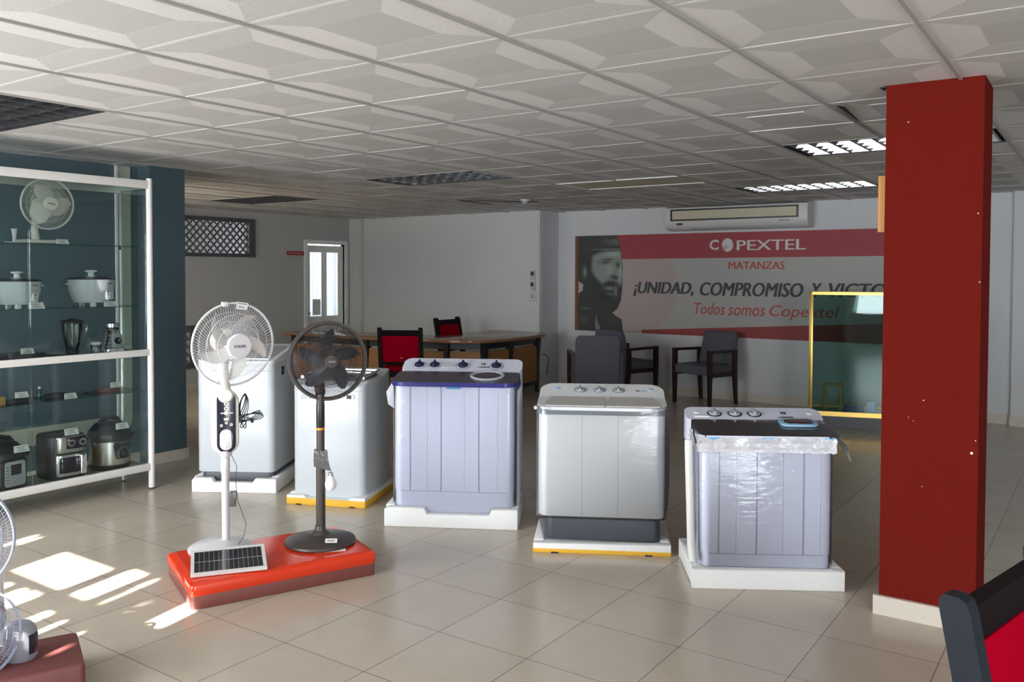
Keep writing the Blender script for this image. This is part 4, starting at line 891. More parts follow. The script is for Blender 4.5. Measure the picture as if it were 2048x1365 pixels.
b = MB(); b.lathe([(0, .148), (.038, .148), (.04, .16), (.036, .165), (.042, .17), (.042, .195), (.034, .2), (0, .2)], 24, 0, TM); b.build('coupling', M['chrome'], bm_, S)
b = MB(); b.lathe([(.038, .153), (.0425, .153), (.0425, .166), (.038, .166)], 24, 0, TM); b.build('coupling_band', M['black'], bm_, S)
TD = aim((mx_-.005, my_-.066, 1.055), (-.05, -1, .25))
b = MB(); b.prism(rrect(-.035, -.05, .04, .055, .02, 4), -.012, .004, .003, 0, TD); b.build('front_plate', M['silver'], bm_, S)
b = MB(); b.lathe([(0, .004), (.022, .004), (.024, .012), (.01, .014), (.009, .024), (0, .026)], 24, 0, TD); b.build('dial', M['black'], bm_, S)
b = MB(); b.lathe([(0, .02), (.009, .02), (.009, .03), (0, .031)], 16, 0, TD); b.build('dial_knob', M['chrome'], bm_, S)
card(3.315, 5.60, .9785, 'before the chrome blender motor', .085, .026)
# small tools on the lower glass shelf
def clipper(label, x, y, w, m, rz):
    t = thing('hair_clipper', label, 'small appliance', (x, y, .6985), rz)
    b = MB(); b.loft([[(-w/2, -.02, .004), (-w/2, .02, .004), (-w/2, .016, .026), (-w/2, -.016, .026)], [(0, -.026, 0), (0, .026, 0), (0, .02, .034), (0, -.02, .034)], [(w/2, -.018, .002), (w/2, .018, .002), (w/2, .014, .022), (w/2, -.014, .022)]]); b.build('body', m, t)
    b = MB(); b.rbox((w/2-.004, -.016, .004), (w/2+.022, .016, .014), .003, .002); b.build('blade_head', M['chrome'], t)
    b = MB(); b.tube([(-w/2, 0, .012), (-w/2-.04, .02, .006), (-w/2-.05, .06, .005), (-w/2+.02, .07, .005)], .003, 6); b.build('cord', M['black'], t)
    return t
clipper('black hair clipper behind the leftmost card of the lower glass shelf', 2.70, 5.70, .15, M['black'], 8)
clipper('dark clipper behind the middle card of the lower glass shelf', 2.98, 5.72, .17, M['black'], -10)
clipper('maroon and black clipper at the right end of the lower glass shelf', 3.33, 5.74, .19, M['redside'], 12)
bxm = MB(); bxm.rbox((-.03, -.03, 0), (.03, .03, .055), .004, .002); o = tag(bxm.build('small_box', M['wicker']), 'small tan box at the left of the lower glass shelf', 'box'); o.location = (2.572, 5.66, .6985)
gb = thing('glass_bottle', 'tiny green glass bottle on the lower glass shelf', 'bottle', (2.862, 5.74, .6985))
b = MB(); b.lathe([(0, 0), (.012, 0), (.013, .004), (.013, .05), (.006, .06), (.006, .07), (0, .07)], 14); b.build('body', M['glassedge'], gb)
b = MB(); b.lathe([(0, .068), (.008, .068), (.008, .082), (0, .082)], 12); b.build('cap', M['paper'], gb)
card(2.69, 5.625, .74, 'on the leftmost clipper of the lower glass shelf', .075, .034); card(3.0, 5.625, .6985, 'in the middle of the lower glass shelf', .075, .034); card(3.335, 5.66, .733, 'on the maroon and black clipper', .07, .034)
# bottom board: cookers and fryer
def pressure_cooker(label, x, y, r, h, panel):
    t = thing('pressure_cooker', label, 'pressure cooker', (x, y, .1725), -4, 'electric pressure cookers on the bottom board')
    b = MB(); b.lathe([(0, 0), (r*.9, 0), (r*.96, .012), (r*.96, .035), (0, .035)], 36); b.build('base', M['black'], t)
    b = MB(); b.lathe([(0, .034), (r*.95, .034), (r*.97, .05), (r*.97, h*.62), (0, h*.62)], 40); b.build('steel_shell', M['steel'], t)
    b = MB(); b.lathe([(0, h*.6), (r*1.02, h*.6), (r*1.04, h*.64), (r*1.03, h*.72), (r*.96, h*.8), (r*.72, h*.93), (r*.4, h*.99), (0, h)], 40); l = b.build('lid', M['black'], t)
    b = MB(); b.tube([(-r*.55, 0, h*.93), (-r*.4, 0, h*1.03), (0, 0, h*1.07), (r*.4, 0, h*1.03), (r*.55, 0, h*.93)], .014, 8); b.build('lid_handle', M['blackg'], l)
    for s_ in (-1, 1):
        b = MB(); b.rbox((min(s_*r*.95, s_*r*1.22), -.035, h*.62), (max(s_*r*.95, s_*r*1.22), .035, h*.69), .012, .004); b.build('side_handle', M['black'], t)
    a = -PI/2+.22
    if panel == 'dial':
        rings = []
        for z, aw in ((.075, .34), (.1, .42), (h*.5, .5), (h*.585, .46)): rings.append([(r*k_*math.cos(a+aw*t_), r*k_*math.sin(a+aw*t_), z) for k_, ts in ((1.035, (-1, -.5, 0, .5, 1)), (.9, (1, .5, 0, -.5, -1))) for t_ in ts])
        b = MB(); b.loft(rings); p = b.build('control_panel', M['blackg'], t)
        T = aim((r*1.035*math.cos(a), r*1.035*math.sin(a), h*.33), (math.cos(a), math.sin(a), 0))
        b = MB(); b.lathe([(.04, 0), (.042, 0), (.042, .0012), (.04, .0012)], 28, 0, T); b.lathe([(.052, 0), (.0535, 0), (.0535, .0012), (.052, .0012)], 28, 0, T); b.box((-.05, .075, 0), (.05, .077, .001), 0, T); b.build('dial_ring', M['silver'], p)
        b = MB(); b.lathe([(0, 0), (.026, 0), (.024, .014), (0, .015)], 24, 0, T); k_ = b.build('dial', M['black'], p)
    else:
        T = aim((r*.99*math.cos(a), r*.99*math.sin(a), h*.36), (math.cos(a), math.sin(a), 0))
        b = MB(); b.prism(rrect(-.078, -.09, .078, .085, .02, 5), -.02, .012, .004, 0, T); b.prism(rrect(-.068, -.08, .068, .075, .018, 5), .01, .014, .001, 1, T); p = b.build('control_panel', [M['black'], M['silver']], t)
        b = MB(); b.box((-.028, -.01, .014), (.04, .055, .015), 0, T); b.build('display', M['blackg'], p)
        b = MB()
        for k in range(6): b.box((-.06, -.06+k*.02, .014), (-.04, -.052+k*.02, .0148), 0, T)
        b.build('buttons', M['printg'], p)
    return t
pressure_cooker('steel and black pressure cooker with button panel, cut by the left edge', 2.60, 5.71, .135, .30, 'buttons')
pressure_cooker('steel and black pressure cooker with dial panel, at the right end of the bottom board', 3.32, 5.71, .14, .325, 'dial')
card(2.665, 5.585, .405, 'on the left pressure cooker', .085, .04); card(3.335, 5.585, .452, 'on the right pressure cooker', .085, .04)
af = thing('air_fryer', 'black and steel air fryer with two dials between the pressure cookers', 'air fryer', (2.975, 5.71, .1725), -3)
b = MB(); b.prism(rrect(-.12, -.13, .13, .13, .07, 6), 0, .29, .02); b.build('body', M['black'], af)
b = MB(); b.prism(rrect(-.09, -.138, .122, 0, .05, 6), .175, .282, .006); b.build('front_cover', M['steel'], af)
b = MB(); b.prism(rrect(-.036, -.15, .118, -.06, .045, 6), .20, .278, .006); p = b.build('control_panel', M['blackg'], af)
for x in (.008, .078):
    T = aim((x, -.151, .24), (0, -1, 0))
    b = MB(); b.lathe([(0, 0), (.017, 0), (.016, .008), (0, .009)], 20, 0, T); k_ = b.build('dial', M['black'], p)
    b = MB(); b.lathe([(.0165, .0), (.021, 0), (.021, .003), (.0165, .003)], 24, 0, T); b.build('dial_ring', M['chrome'], k_)
b = MB(); b.prism(rrect(-.09, -.142, .122, 0, .05, 6), .022, .165, .006); dr = b.build('basket_drawer', M['steel'], af)
b = MB(); b.prism(rrect(-.078, -.149, .112, -.05, .045, 6), .045, .148, .004); b.build('drawer_window', M['blackg'], dr)
b = MB(); b.rbox((.052, -.185, .035), (.09, -.14, .16), .008, .004); b.build('drawer_handle', M['chrome'], dr)
card(2.99, 5.60, .4625, 'on top of the air fryer', .085, .04)

# ------------------------------------------------------------------ ceiling fittings
def luminaire(i, j, label, axis='y'):
    """recessed louvre light filling cells (i,j),(i,j+1)"""
    x0, y0 = GX+i*GT+tb, GY+j*GT+tb; x1, y1 = GX+(i+1)*GT-tb, GY+(j+2)*GT-tb; cx, cy = (x0+x1)/2, (y0+y1)/2
    t = thing('louvre_light', label, 'ceiling light', (cx, cy, ZC), 0, 'recessed louvre ceiling lights'); S = (cx, cy, ZC)
    b = MB(); b.box((x0, y0, ZC+.10), (x1, y1, ZC+.11)); b.box((x0-.003, y0, ZC), (x0+.003, y1, ZC+.1)); b.box((x1-.003, y0, ZC), (x1+.003, y1, ZC+.1)); b.box((x0, y0-.003, ZC), (x1, y0+.003, ZC+.1)); b.box((x0, y1-.003, ZC), (x1, y1+.003, ZC+.1)); b.build('housing', M['louvdark'], t, S, smooth=0)
    nb = 4
    for k in range(nb):                       # long parabolic reflectors
        xa = x0+.03+(x1-x0-.06)*k/nb; xb = x0+.03+(x1-x0-.06)*(k+1)/nb; w_ = (xb-xa)
        b = MB(); N = 5
        for sgn, xe in ((1, xa), (-1, xb)):
            pr = [(xe+sgn*(w_*.10*(q/N)**1.3), ZC+.004+.05*q/N) for q in range(N+1)]
            for (xq, zq), (xr, zr) in zip(pr, pr[1:]): b.add([(xq, y0+.03, zq), (xq, y1-.03, zq), (xr, y1-.03, zr), (xr, y0+.03, zr)], [(0, 1, 2, 3)])
        b.build('reflector', M['reflector'], t, S)
        b = MB(); b.tube([((xa+xb)/2, y0+.05, ZC+.075), ((xa+xb)/2, y1-.05, ZC+.075)], .013, 10); b.build('lamp_tube', M['wm_white'], t, S)
    b = MB(); nx = 9
    for k in range(nx+1):
        y = y0+.03+(y1-y0-.06)*k/nx
        b.loft([[(x0+.02, y-.008, ZC+.004), (x0+.02, y+.008, ZC+.004), (x0+.02, y+.001, ZC+.045), (x0+.02, y-.001, ZC+.045)], [(x1-.02, y-.008, ZC+.004), (x1-.02, y+.008, ZC+.004), (x1-.02, y+.001, ZC+.045), (x1-.02, y-.001, ZC+.045)]])
    b.build('cross_louvres', M['louvgrey'], t, S, smooth=0)
    return t
luminaire(0, 1, 'dark louvre ceiling light above the display shelf, cut by the left edge')
luminaire(6, 1, 'unlit louvre ceiling light above the middle of the room')
luminaire(6, -5, 'bright louvre ceiling light partly behind the red pillar')
luminaire(10, -3, 'thin bright louvre ceiling light before the air conditioner')
luminaire(7, 6, 'dark louvre ceiling light near the rear wall')
# white-edged plain hatch over two cells
x0, y0, x1, y1 = GX+8*GT, GY-GT, GX+9*GT, GY+GT
hp = thing('ceiling_hatch', 'flat cream ceiling panel with raised white edge', 'ceiling panel', ((x0+x1)/2, (y0+y1)/2, ZC)); S = ((x0+x1)/2, (y0+y1)/2, ZC)
b = MB(); b.box((x0+tb, y0+tb, ZC+.002), (x1-tb, y1-tb, ZC+.01)); b.build('panel', M['accream'], hp, S)
b = MB()
for a_, c_ in (((x0, y0+.015, ZC-.005), (x0+.015, y1-.015, ZC+.004)), ((x1-.015, y0+.015, ZC-.005), (x1, y1-.015, ZC+.004)), ((x0, y0, ZC-.005), (x1, y0+.015, ZC+.004)), ((x0, y1-.015, ZC-.005), (x1, y1, ZC+.004))): b.box(a_, c_)
b.build('edge_frame', M['tbar'], hp, S)
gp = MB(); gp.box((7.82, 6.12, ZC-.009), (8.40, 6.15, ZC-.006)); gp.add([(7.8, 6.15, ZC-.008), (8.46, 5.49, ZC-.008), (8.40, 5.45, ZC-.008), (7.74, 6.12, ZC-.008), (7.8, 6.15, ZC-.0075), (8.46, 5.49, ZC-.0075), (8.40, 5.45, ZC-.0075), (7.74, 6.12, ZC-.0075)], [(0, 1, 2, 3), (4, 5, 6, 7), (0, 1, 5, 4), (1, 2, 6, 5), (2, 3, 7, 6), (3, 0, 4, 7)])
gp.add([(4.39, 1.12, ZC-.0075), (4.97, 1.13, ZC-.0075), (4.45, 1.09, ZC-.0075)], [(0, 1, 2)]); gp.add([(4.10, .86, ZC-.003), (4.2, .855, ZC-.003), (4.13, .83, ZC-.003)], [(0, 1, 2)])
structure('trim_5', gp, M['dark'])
sd = thing('smoke_detector', 'round white smoke detector under the ceiling near the wall corner', 'smoke detector', (8.046, 5.40, ZC-.007)); S = (8.046, 5.40, ZC-.007); T = Matrix.Translation((8.046, 5.40, ZC-.007)) @ Matrix.Diagonal((1, 1, -1, 1))
b = MB(); b.lathe([(0, 0), (.055, 0), (.055, .014), (.05, .018), (0, .018)], 24, 0, T); b.build('base', M['wm_white'], sd, S)
b = MB(); b.lathe([(.036, .018), (.04, .022), (.038, .044), (.028, .05), (0, .05)], 24, 0, T); b.build('sensor_head', M['wm_white'], sd, S)
b = MB()
for k in range(10): a = 2*PI*k/10; b.box((-.003, -.006, .026), (.003, .006, .040), 0, T @ Matrix.Rotation(a, 4, 'Z') @ Matrix.Translation((.039, 0, 0)))
b.build('vent_slot', M['print_'], sd, S)

# ------------------------------------------------------------------ rear wall: lattice openings, doorway, sign
def lattice_window(n, x0, x1, z0, z1, pitch=.105):
    fr = MB(); y = YN-.02; fwd = .09
    for a_, c_ in (((x0-.02, z1), (x1+fwd, z1+.05)), ((x0-.02, z0-.05), (x1+fwd, z0)), ((x1, z0), (x1+fwd, z1)), ((x0-fwd, z0-.05), (x0, z1+.05))): fr.box((a_[0], y-.012, a_[1]), (c_[0], y+.02, c_[1]))
    o = structure('window_%d' % n, fr, M['framegrey'])
    b = MB(); h = z1-z0
    k = -int(h/pitch)-1
    while x0+k*pitch < x1+.01:
        for sg in (1, -1):
            # slat from bottom (xb,z0) to top, clipped to the opening
            xb = x0+k*pitch; xt = xb+h
            if sg == 1: p, q = (xb, z0), (xt, z1)
            else: p, q = (xt, z0), (xb, z1)
            pts = []
            def at(x): t = (x-p[0])/(q[0]-p[0]); return (x, p[1]+(q[1]-p[1])*t)
            lo, hi = min(p[0], q[0]), max(p[0], q[0]); a_, c_ = max(lo, x0), min(hi, x1)
            if c_-a_ > .02:
                p2, q2 = at(a_), at(c_); b.bar((p2[0], y+.035+.008*sg, p2[1]), (q2[0], y+.035+.008*sg, q2[1]), .010, .022, 0, None, (0, 0, 1))
        k += 1
    s = b.build('lattice', M['lattice'], o, smooth=0); return o
lattice_window(3, 5.3, 7.75, 1.79, 2.215); lattice_window(4, 5.3, 6.80, .34, .79)
jm = MB(); jm.box((8.74, YN-.02, 0), (8.80, YN+.08, 2.02)); jm.box((9.56, YN-.02, 0), (9.62, YN+.08, 2.02)); jm.box((8.80, YN-.02, 1.965), (9.56, YN+.08, 2.02))
structure('door_1', jm, M['doorwhite'])
DR = thing('door_leaf', 'white panelled door with two tall glazed lights, ajar in the rear wall', 'door', (9.55, YN+.04, .01), 180-3); DW = .715
b = MB(); H_ = 1.93
def dbox(x0, x1, z0, z1, y0=-.02, y1=.02): b.box((x0, y0, z0), (x1, y1, z1))
dbox(0, .07, 0, H_); dbox(DW-.07, DW, 0, H_); dbox(.07, DW-.07, H_-.10, H_); dbox(.07, DW-.07, .72, .86); dbox(.07, DW-.07, 0, .14); dbox(DW/2-.035, DW/2+.035, .14, H_-.1)
b.build('leaf_frame', M['doorwhite'], DR, smooth=0)
for x0 in (.07, DW/2+.035):
    b = MB(); b.rbox((x0, -.010, .14), (x0+DW/2-.105, .010, .72), .004, .002); b.build('lower_panel', M['doorwhite'], DR)
    b = MB(); b.box((x0, -.003, .86), (x0+DW/2-.105, .003, H_-.1)); b.build('glass_light', M['clear'], DR)
b = MB(); b.rbox((DW-.06, -.05, .90), (DW-.03, .05, .93), .004, .002); b.build('handle', M['chrome'], DR)
for z in (.3, .95, 1.65):
    b = MB(); b.lathe([(0, 0), (.011, 0), (.011, .1), (0, .1)], 10, 0, Matrix.Translation((-.01, .022, z))); b.build('hinge', M['black'], DR)
b = MB(); b.box((DW-.27, .021, .88), (DW-.12, .022, 1.12)); nb_ = b.build('posted_notice', M['paper'], DR)
b = MB()
for k in range(5): b.box((DW-.26, .0221, .92+k*.035), (DW-.14, .0226, .926+k*.035))
b.build('printed_lines', M['skyblue'], nb_)
# sheer curtain of the room beyond
cu = MB(); N = 160; xa, xb = 10.05, 12.55; vs = []
for k in range(N+1):
    x = xa+(xb-xa)*k/N; yy = 10.6+.05*math.sin(k*1.05)+.02*math.sin(k*.37); vs += [(yy, x, .05), (yy, x, 2.35)]
cu.add(vs, [(2*k, 2*k+2, 2*k+3, 2*k+1) for k in range(N)])
m = M['curtain']; nt = m.node_tree; tr = nt.nodes.new('ShaderNodeBsdfTranslucent'); tr.inputs[0].default_value = (.9, .93, .97, 1); mxs = nt.nodes.new('ShaderNodeMixShader'); mxs.inputs[0].default_value = .6
nt.links.new(nt.nodes['Principled BSDF'].outputs[0], mxs.inputs[1]); nt.links.new(tr.outputs[0], mxs.inputs[2]); nt.links.new(mxs.outputs[0], nt.nodes['Material Output'].inputs[0])
tag(cu.build('curtain', M['curtain']), 'sheer white curtain in the room beyond the doorway', 'curtain')
sn = thing('wall_sign', 'small white notice with red heading left of the doorway', 'sign', (8.58, YN, 1.775)); S = (8.58, YN, 1.775)
b = MB(); b.box((8.415, YN-.006, 1.71), (8.745, YN, 1.845)); b.build('plate', M['wallgrey'], sn, S)
b = MB(); b.box((8.415, YN-.008, 1.785), (8.745, YN-.005, 1.845)); hd = b.build('red_heading', M['sign_red'], sn, S)
b = MB()
for k in range(9): b.box((8.44+k*.031, YN-.0085, 1.806), (8.462+k*.031, YN-.0078, 1.824))
b.build('heading_letters', M['ban_pink'], hd, S)
b = MB()
for k in range(5): b.box((8.48+k*.04, YN-.0065, 1.748-.012*(k % 2)), (8.50+k*.04, YN-.0058, 1.757-.012*(k % 2)))
b.build('printed_lines', M['print_'], sn, S)

# ------------------------------------------------------------------ desk and its chairs
dk = thing('reception_desk', 'curved walnut-topped reception desk with oak panels and black frame', 'desk', (8.5, 6.8, 0)); S = (8.5, 6.8, 0)
out = [(7.58, 8.9), (7.58, 7.5), (7.66, 6.9), (7.76, 6.35), (7.86, 6.08), (8.05, 5.93), (8.4, 5.88), (8.9, 5.89), (9.34, 5.95), (9.52, 6.08), (9.63, 6.35), (9.64, 6.7), (9.5, 6.95), (9.0, 6.86), (8.6, 6.74), (8.34, 6.82), (8.22, 7.1), (8.2, 7.6), (8.14, 8.9)]
b = MB(); b.prism(out, .715, .752, .006, 0); b.build('desk_top', M['desktop'], dk, S)
b = MB(); ed = [(7.70, 8.8), (7.70, 7.5), (7.78, 6.9), (7.88, 6.38), (8.12, 6.02), (8.6, 5.99), (9.32, 6.06)]
for p, q in zip(ed, ed[1:]): b.bar((*p, .675), (*q, .675), .03, .08)
b.build('apron', M['black'], dk, S)
for p, q in zip(ed, ed[1:]):
    b = MB(); b.bar((*p, .38), (*q, .38), .018, .46); b.build('modesty_panel', M['deskpanel'], dk, S)
for k, p in enumerate(ed):
    b = MB(); w_ = .04
    b.loft([[(p[0]-w_*.5, p[1]-w_*.5, 0), (p[0]+w_*.5, p[1]-w_*.5, 0), (p[0]+w_*.5, p[1]+w_*.5, 0), (p[0]-w_*.5, p[1]+w_*.5, 0)], [(p[0]-w_*.55, p[1]-w_*.55, .4), (p[0]+w_*.55, p[1]-w_*.55, .4), (p[0]+w_*.55, p[1]+w_*.55, .4), (p[0]-w_*.55, p[1]+w_*.55, .4)], [(p[0]-w_, p[1]-w_, .715), (p[0]+w_, p[1]-w_, .715), (p[0]+w_, p[1]+w_, .715), (p[0]-w_, p[1]+w_, .715)]]); b.build('leg', M['black'], dk, S, smooth=0)
b = MB(); b.bar((8.12, 6.02, .12), (9.32, 6.06, .12), .03, .05); b.bar((7.70, 8.8, .12), (7.78, 6.9, .12), .03, .05); b.build('foot_rail', M['black'], dk, S)
b = MB(); b.tube([(9.5, 6.10, .47), (9.57, 6.08, .46), (9.6, 6.06, .40), (9.62, 6.1, .2)], .006, 6); b.build('hanging_cord', M['black'], dk, S)

def red_chair(label, x, y, rz, postm='blackwood', width=.50, h=.90, group=None, patch=False):
    """chair facing local -y (its back at +y)"""
    t = thing('red_chair', label, 'chair', (x, y, 0), rz, group); w2 = width/2; pw_ = .042
    rec = lambda z: .20+max(0, z-.42)*.20
    for s_ in (-1, 1):
        b = MB(); xs = s_*(w2-pw_/2); ring = lambda y_, z, d=.03: [(xs-pw_/2, y_-d, z), (xs+pw_/2, y_-d, z), (xs+pw_/2, y_+d, z), (xs-pw_/2, y_+d, z)]
        b.loft([ring(.24, 0, .02), ring(.20, .42), ring(rec(h-.03), h-.03, .03), ring(rec(h-.008), h-.008, .026), ring(rec(h), h, .012)]); b.build('back_post', M[postm], t)
        b = MB(); b.loft([[(xs-.018, -.24, 0), (xs+.018, -.24, 0), (xs+.018, -.2, 0), (xs-.018, -.2, 0)], [(xs-.021, -.245, .42), (xs+.021, -.245, .42), (xs+.021, -.195, .42), (xs-.021, -.195, .42)]]); b.build('front_leg', M['blackwood'], t, smooth=0)
        b = MB(); b.bar((xs, -.2, .39), (xs, .2, .39), .024, .06); b.build('side_rail', M['blackwood'], t)
    xa = w2-pw_
    for nm, z0, z1 in (('top_rail', h-.095, h-.03), ('lower_rail', .50, .535)):
        b = MB(); b.loft([[(-xa, rec(z)-.018, z), (xa, rec(z)-.018, z), (xa, rec(z)+.018, z), (-xa, rec(z)+.018, z)] for z in (z0, z1)]); b.build(nm, M['blackwood'], t, smooth=0)
    b = MB(); b.loft([[(-xa+.002, rec(z)-.022, z), (xa-.002, rec(z)-.022, z), (xa-.002, rec(z)+.014, z), (-xa+.002, rec(z)+.014, z)] for z in (.535, .6, .7, h-.095)]); bk = b.build('back_panel', M['redfab'], t); bk['label'] = 'red upholstered back'
    b = MB(); b.rbox((-w2+.02, -.25, .42), (w2-.02, .18, .475), .04, .018); b.build('seat', M['redfab'], t)
    b = MB(); b.bar((-xa, -.22, .39), (xa, -.22, .39), .024, .06); b.bar((-xa, .2, .39), (xa, .2, .39), .024, .06); b.build('seat_rail', M['blackwood'], t)
    if patch:
        b = MB(); z = .58; b.prism([(-.05, 0), (-.02, -.002), (-.01, .012), (.02, .02), (.022, .034), (-.05, .03)], 0, .001, 0, 0, Matrix(((-1, 0, 0, -.04), (0, -.2, 1, rec(z)+.0145), (0, 1, 0, z), (0, 0, 0, 1)))); b.build('paper_scrap', M['paper'], bk)
    return t
red_chair('red backed black chair in front of the curved desk, seen from behind', 7.40, 6.62, 122, patch=True, h=.925)
red_chair('red backed black chair behind the curved desk', 8.98, 6.98, 0, h=.94)
red_chair('red backed chair with black frame painted bluish-lit in the right foreground corner', 2.09, -.10, -13.3, 'litwood', .53, .89)

# ------------------------------------------------------------------ grey armchairs
def grey_chair(label, x, y, rz, low=False):
    """armchair facing local -y"""
    t = thing('grey_armchair', label, 'armchair', (x, y, 0), rz, None)
    for s_ in (-1, 1):
        xs = s_*.265
        for yy, tilt in ((-.22, 0), (.22, .03)):
            b = MB(); r = .024
            b.loft([[(xs-r*.7, yy+tilt-r*.7, 0), (xs+r*.7, yy+tilt-r*.7, 0), (xs+r*.7, yy+tilt+r*.7, 0), (xs-r*.7, yy+tilt+r*.7, 0)], [(xs-r, yy-r, .4), (xs+r, yy-r, .4), (xs+r, yy+r, .4), (xs-r, yy+r, .4)], [(xs-r, yy-r, .62), (xs+r, yy-r, .62), (xs+r, yy+r, .62), (xs-r, yy+r, .62)]]); b.build('leg', M['mahog'], t, smooth=0)
        b = MB(); b.bar((xs, -.245, .635), (xs, .25, .625), .05, .03); b.build('armrest', M['mahog'], t)
        b = MB(); b.bar((xs*.97, -.2, .36), (xs*.97, .2, .36), .02, .05); b.build('side_rail', M['mahog'], t)
    b = MB(); b.rbox((-.245, -.255, .36), (.245, .2, .47), .03, .02); b.build('seat', M['greyfab'], t)
    z0 = .22 if low else .44
    rings = []
    for z, d in ((z0, 0), (z0+.02, .012), (.6, .012), (.80, .004), (.835, -.012), (.845, -.03)):
        yb = .215+max(0, z-.45)*.22; wv = .235+d+max(0, z-.45)*.02
        rings.append([(xx, yy_, z) for xx, yy_ in rrect(-wv, yb-.035-d*.5, wv, yb+.035+d*.5, .025, 4)])
    b = MB(); b.loft(rings); b.build('backrest', M['greyfab'], t)
    return t
def face(dx, dy): return math.degrees(math.atan2(dx, -dy))     # rotation that turns local -y to (dx,dy)
grey_chair('slate grey armchair with its back to the aisle, leftmost before the banner', 8.58, 4.80, face(.8, .6), True)
grey_chair('slate grey armchair close under the portrait, behind the leftmost armchair', 9.52, 4.86, face(.93, -.36), True)
grey_chair('slate grey armchair standing alone right of the other two', 9.66, 3.92, face(-.9, .30))

# ------------------------------------------------------------------ banner, air conditioner
BX = XE-.002
bn = thing('banner', 'long red and grey printed banner with a portrait and slogans on the back wall', 'banner', (BX, 3.55, 1.4)); S = (BX, 3.55, 1.4); BY, BZ = 5.952, .762
def TB(u, v, lift=0): return Matrix(((0, 0, -1, BX-lift), (-1, 0, 0, BY-u), (0, 1, 0, BZ+v), (0, 0, 0, 1)))
BWD, BHT = 4.80, 1.273
def flat(name, outline, m, lift, th=.0006, parent=None):
    b = MB(); b.prism(outline, lift-.0004, lift+th, 0, 0, TB(0, 0)); return b.build(name, M[m], parent or bn, S, smooth=0)
flat('cloth', [(0, 0), (BWD, 0), (BWD, BHT), (0, BHT)], 'ban_grey', .004, .001)['label'] = 'grey ground of the banner'
flat('disc', [(.93+.56*math.cos(a), .60+.60*math.sin(a)) for a in [-1.49+2.98*k/40 for k in range(41)]]+[(.5, 1.19), (.5, 0.01)], 'ban_pink', .0062)['label'] = 'faint pink disc'
flat('top_band', [(.05, .955), (BWD, .975), (BWD, BHT), (.05, BHT)], 'ban_red', .0072)['label'] = 'wine red top band'
flat('bottom_wedge', [(1.0, 0), (BWD, 0), (BWD, .26), (3.9, .225), (1.0, .045)], 'ban_wedge', .0072)['label'] = 'red wedge along the foot'
flat('edge_strip', [(0, 0), (.055, 0), (.055, BHT), (0, BHT)], 'ban_edge', .0074)
GR = .0095
def word(name, body, m, Y0_, Y1_, z0, z1, **k): return glyphs(name, body, M[m], bn, TB(BY-Y0_, z0-BZ, .0088), Y0_-Y1_, z1-z0, shift=S, **k)
word('lettering', 'C', 'ban_white', 4.043, 3.925, 1.822, 1.948, off=.025)
word('lettering', 'PEXTEL', 'ban_white', 3.70, 2.882, 1.815, 1.935, bold=.04)
b = MB(); cu_, cv_ = BY-3.815, 1.88-BZ; rr_ = .083; N = 28
b.prism([(cu_+rr_*.85*math.cos(2*PI*k/N), cv_+rr_*math.sin(2*PI*k/N)) for k in range(N)], .0082, .0090, 0, 0, TB(0, 0)); gl = b.build('globe_emblem', M['ban_white'], bn, S, smooth=0)
b = MB()
for k in range(4): v = cv_-.012-k*.017; b.prism([(cu_-rr_*.95, v-.012), (cu_+rr_*(.1-.12*k), v-.002), (cu_+rr_*(.1-.12*k), v+.0035), (cu_-rr_*.95, v-.004)], .0088, .0096, 0, 0, TB(0, 0))
b.build('emblem_stripes', M['ban_red'], gl, S, smooth=0)
word('lettering', 'MATANZAS', 'ban_red2', 3.80, 3.12, 1.588, 1.678, bold=.035)
for wd_, ya_, yb_, za_, zb_ in (('¡UNIDAD,', 5.075, 4.245, 1.238, 1.425), ('COMPROMISO', 4.165, 2.90, 1.262, 1.427), ('Y', 2.805, 2.69, 1.27, 1.428), ('VICTORIA!', 2.62, 1.62, 1.27, 1.430)):
    word('lettering', wd_, 'ban_text', ya_, yb_, za_, zb_, shear=.22, bold=.05)
for wd_, ya_, yb_, za_, zb_ in (('Todos', 4.235, 3.84, 1.032, 1.172), ('somos', 3.80, 3.345, 1.028, 1.128), ('Copextel', 3.295, 2.50, .993, 1.165)):
    word('lettering', wd_, 'ban_red2', ya_, yb_, za_, zb_, shear=.22, bold=.006)
# portrait: soft printed tones on a fine grid
def sm(a, c, x): t = max(0, min(1, (x-a)/(c-a))); return t*t*(3-2*t)
def inside(p, poly):
    r_ = False; j = len(poly)-1
    for i in range(len(poly)):
        if (poly[i][1] > p[1]) != (poly[j][1] > p[1]) and p[0] < (poly[j][0]-poly[i][0])*(p[1]-poly[i][1])/(poly[j][1]-poly[i][1])+poly[i][0]: r_ = not r_
        j = i
    return r_
OUTL = [(150, 178), (640, 178), (680, 260), (700, 340), (715, 430), (728, 520), (722, 640), (722, 760), (705, 900), (665, 990), (600, 1040), (640, 1072), (715, 1110), (735, 1250), (160, 1250), (150, 1000), (160, 830), (215, 800), (220, 730), (150, 690)]
FACE = [(345, 410), (470, 365), (690, 352), (712, 430), (724, 520), (718, 640), (700, 740), (640, 690), (540, 680), (470, 730), (440, 700), (380, 640), (330, 560)]
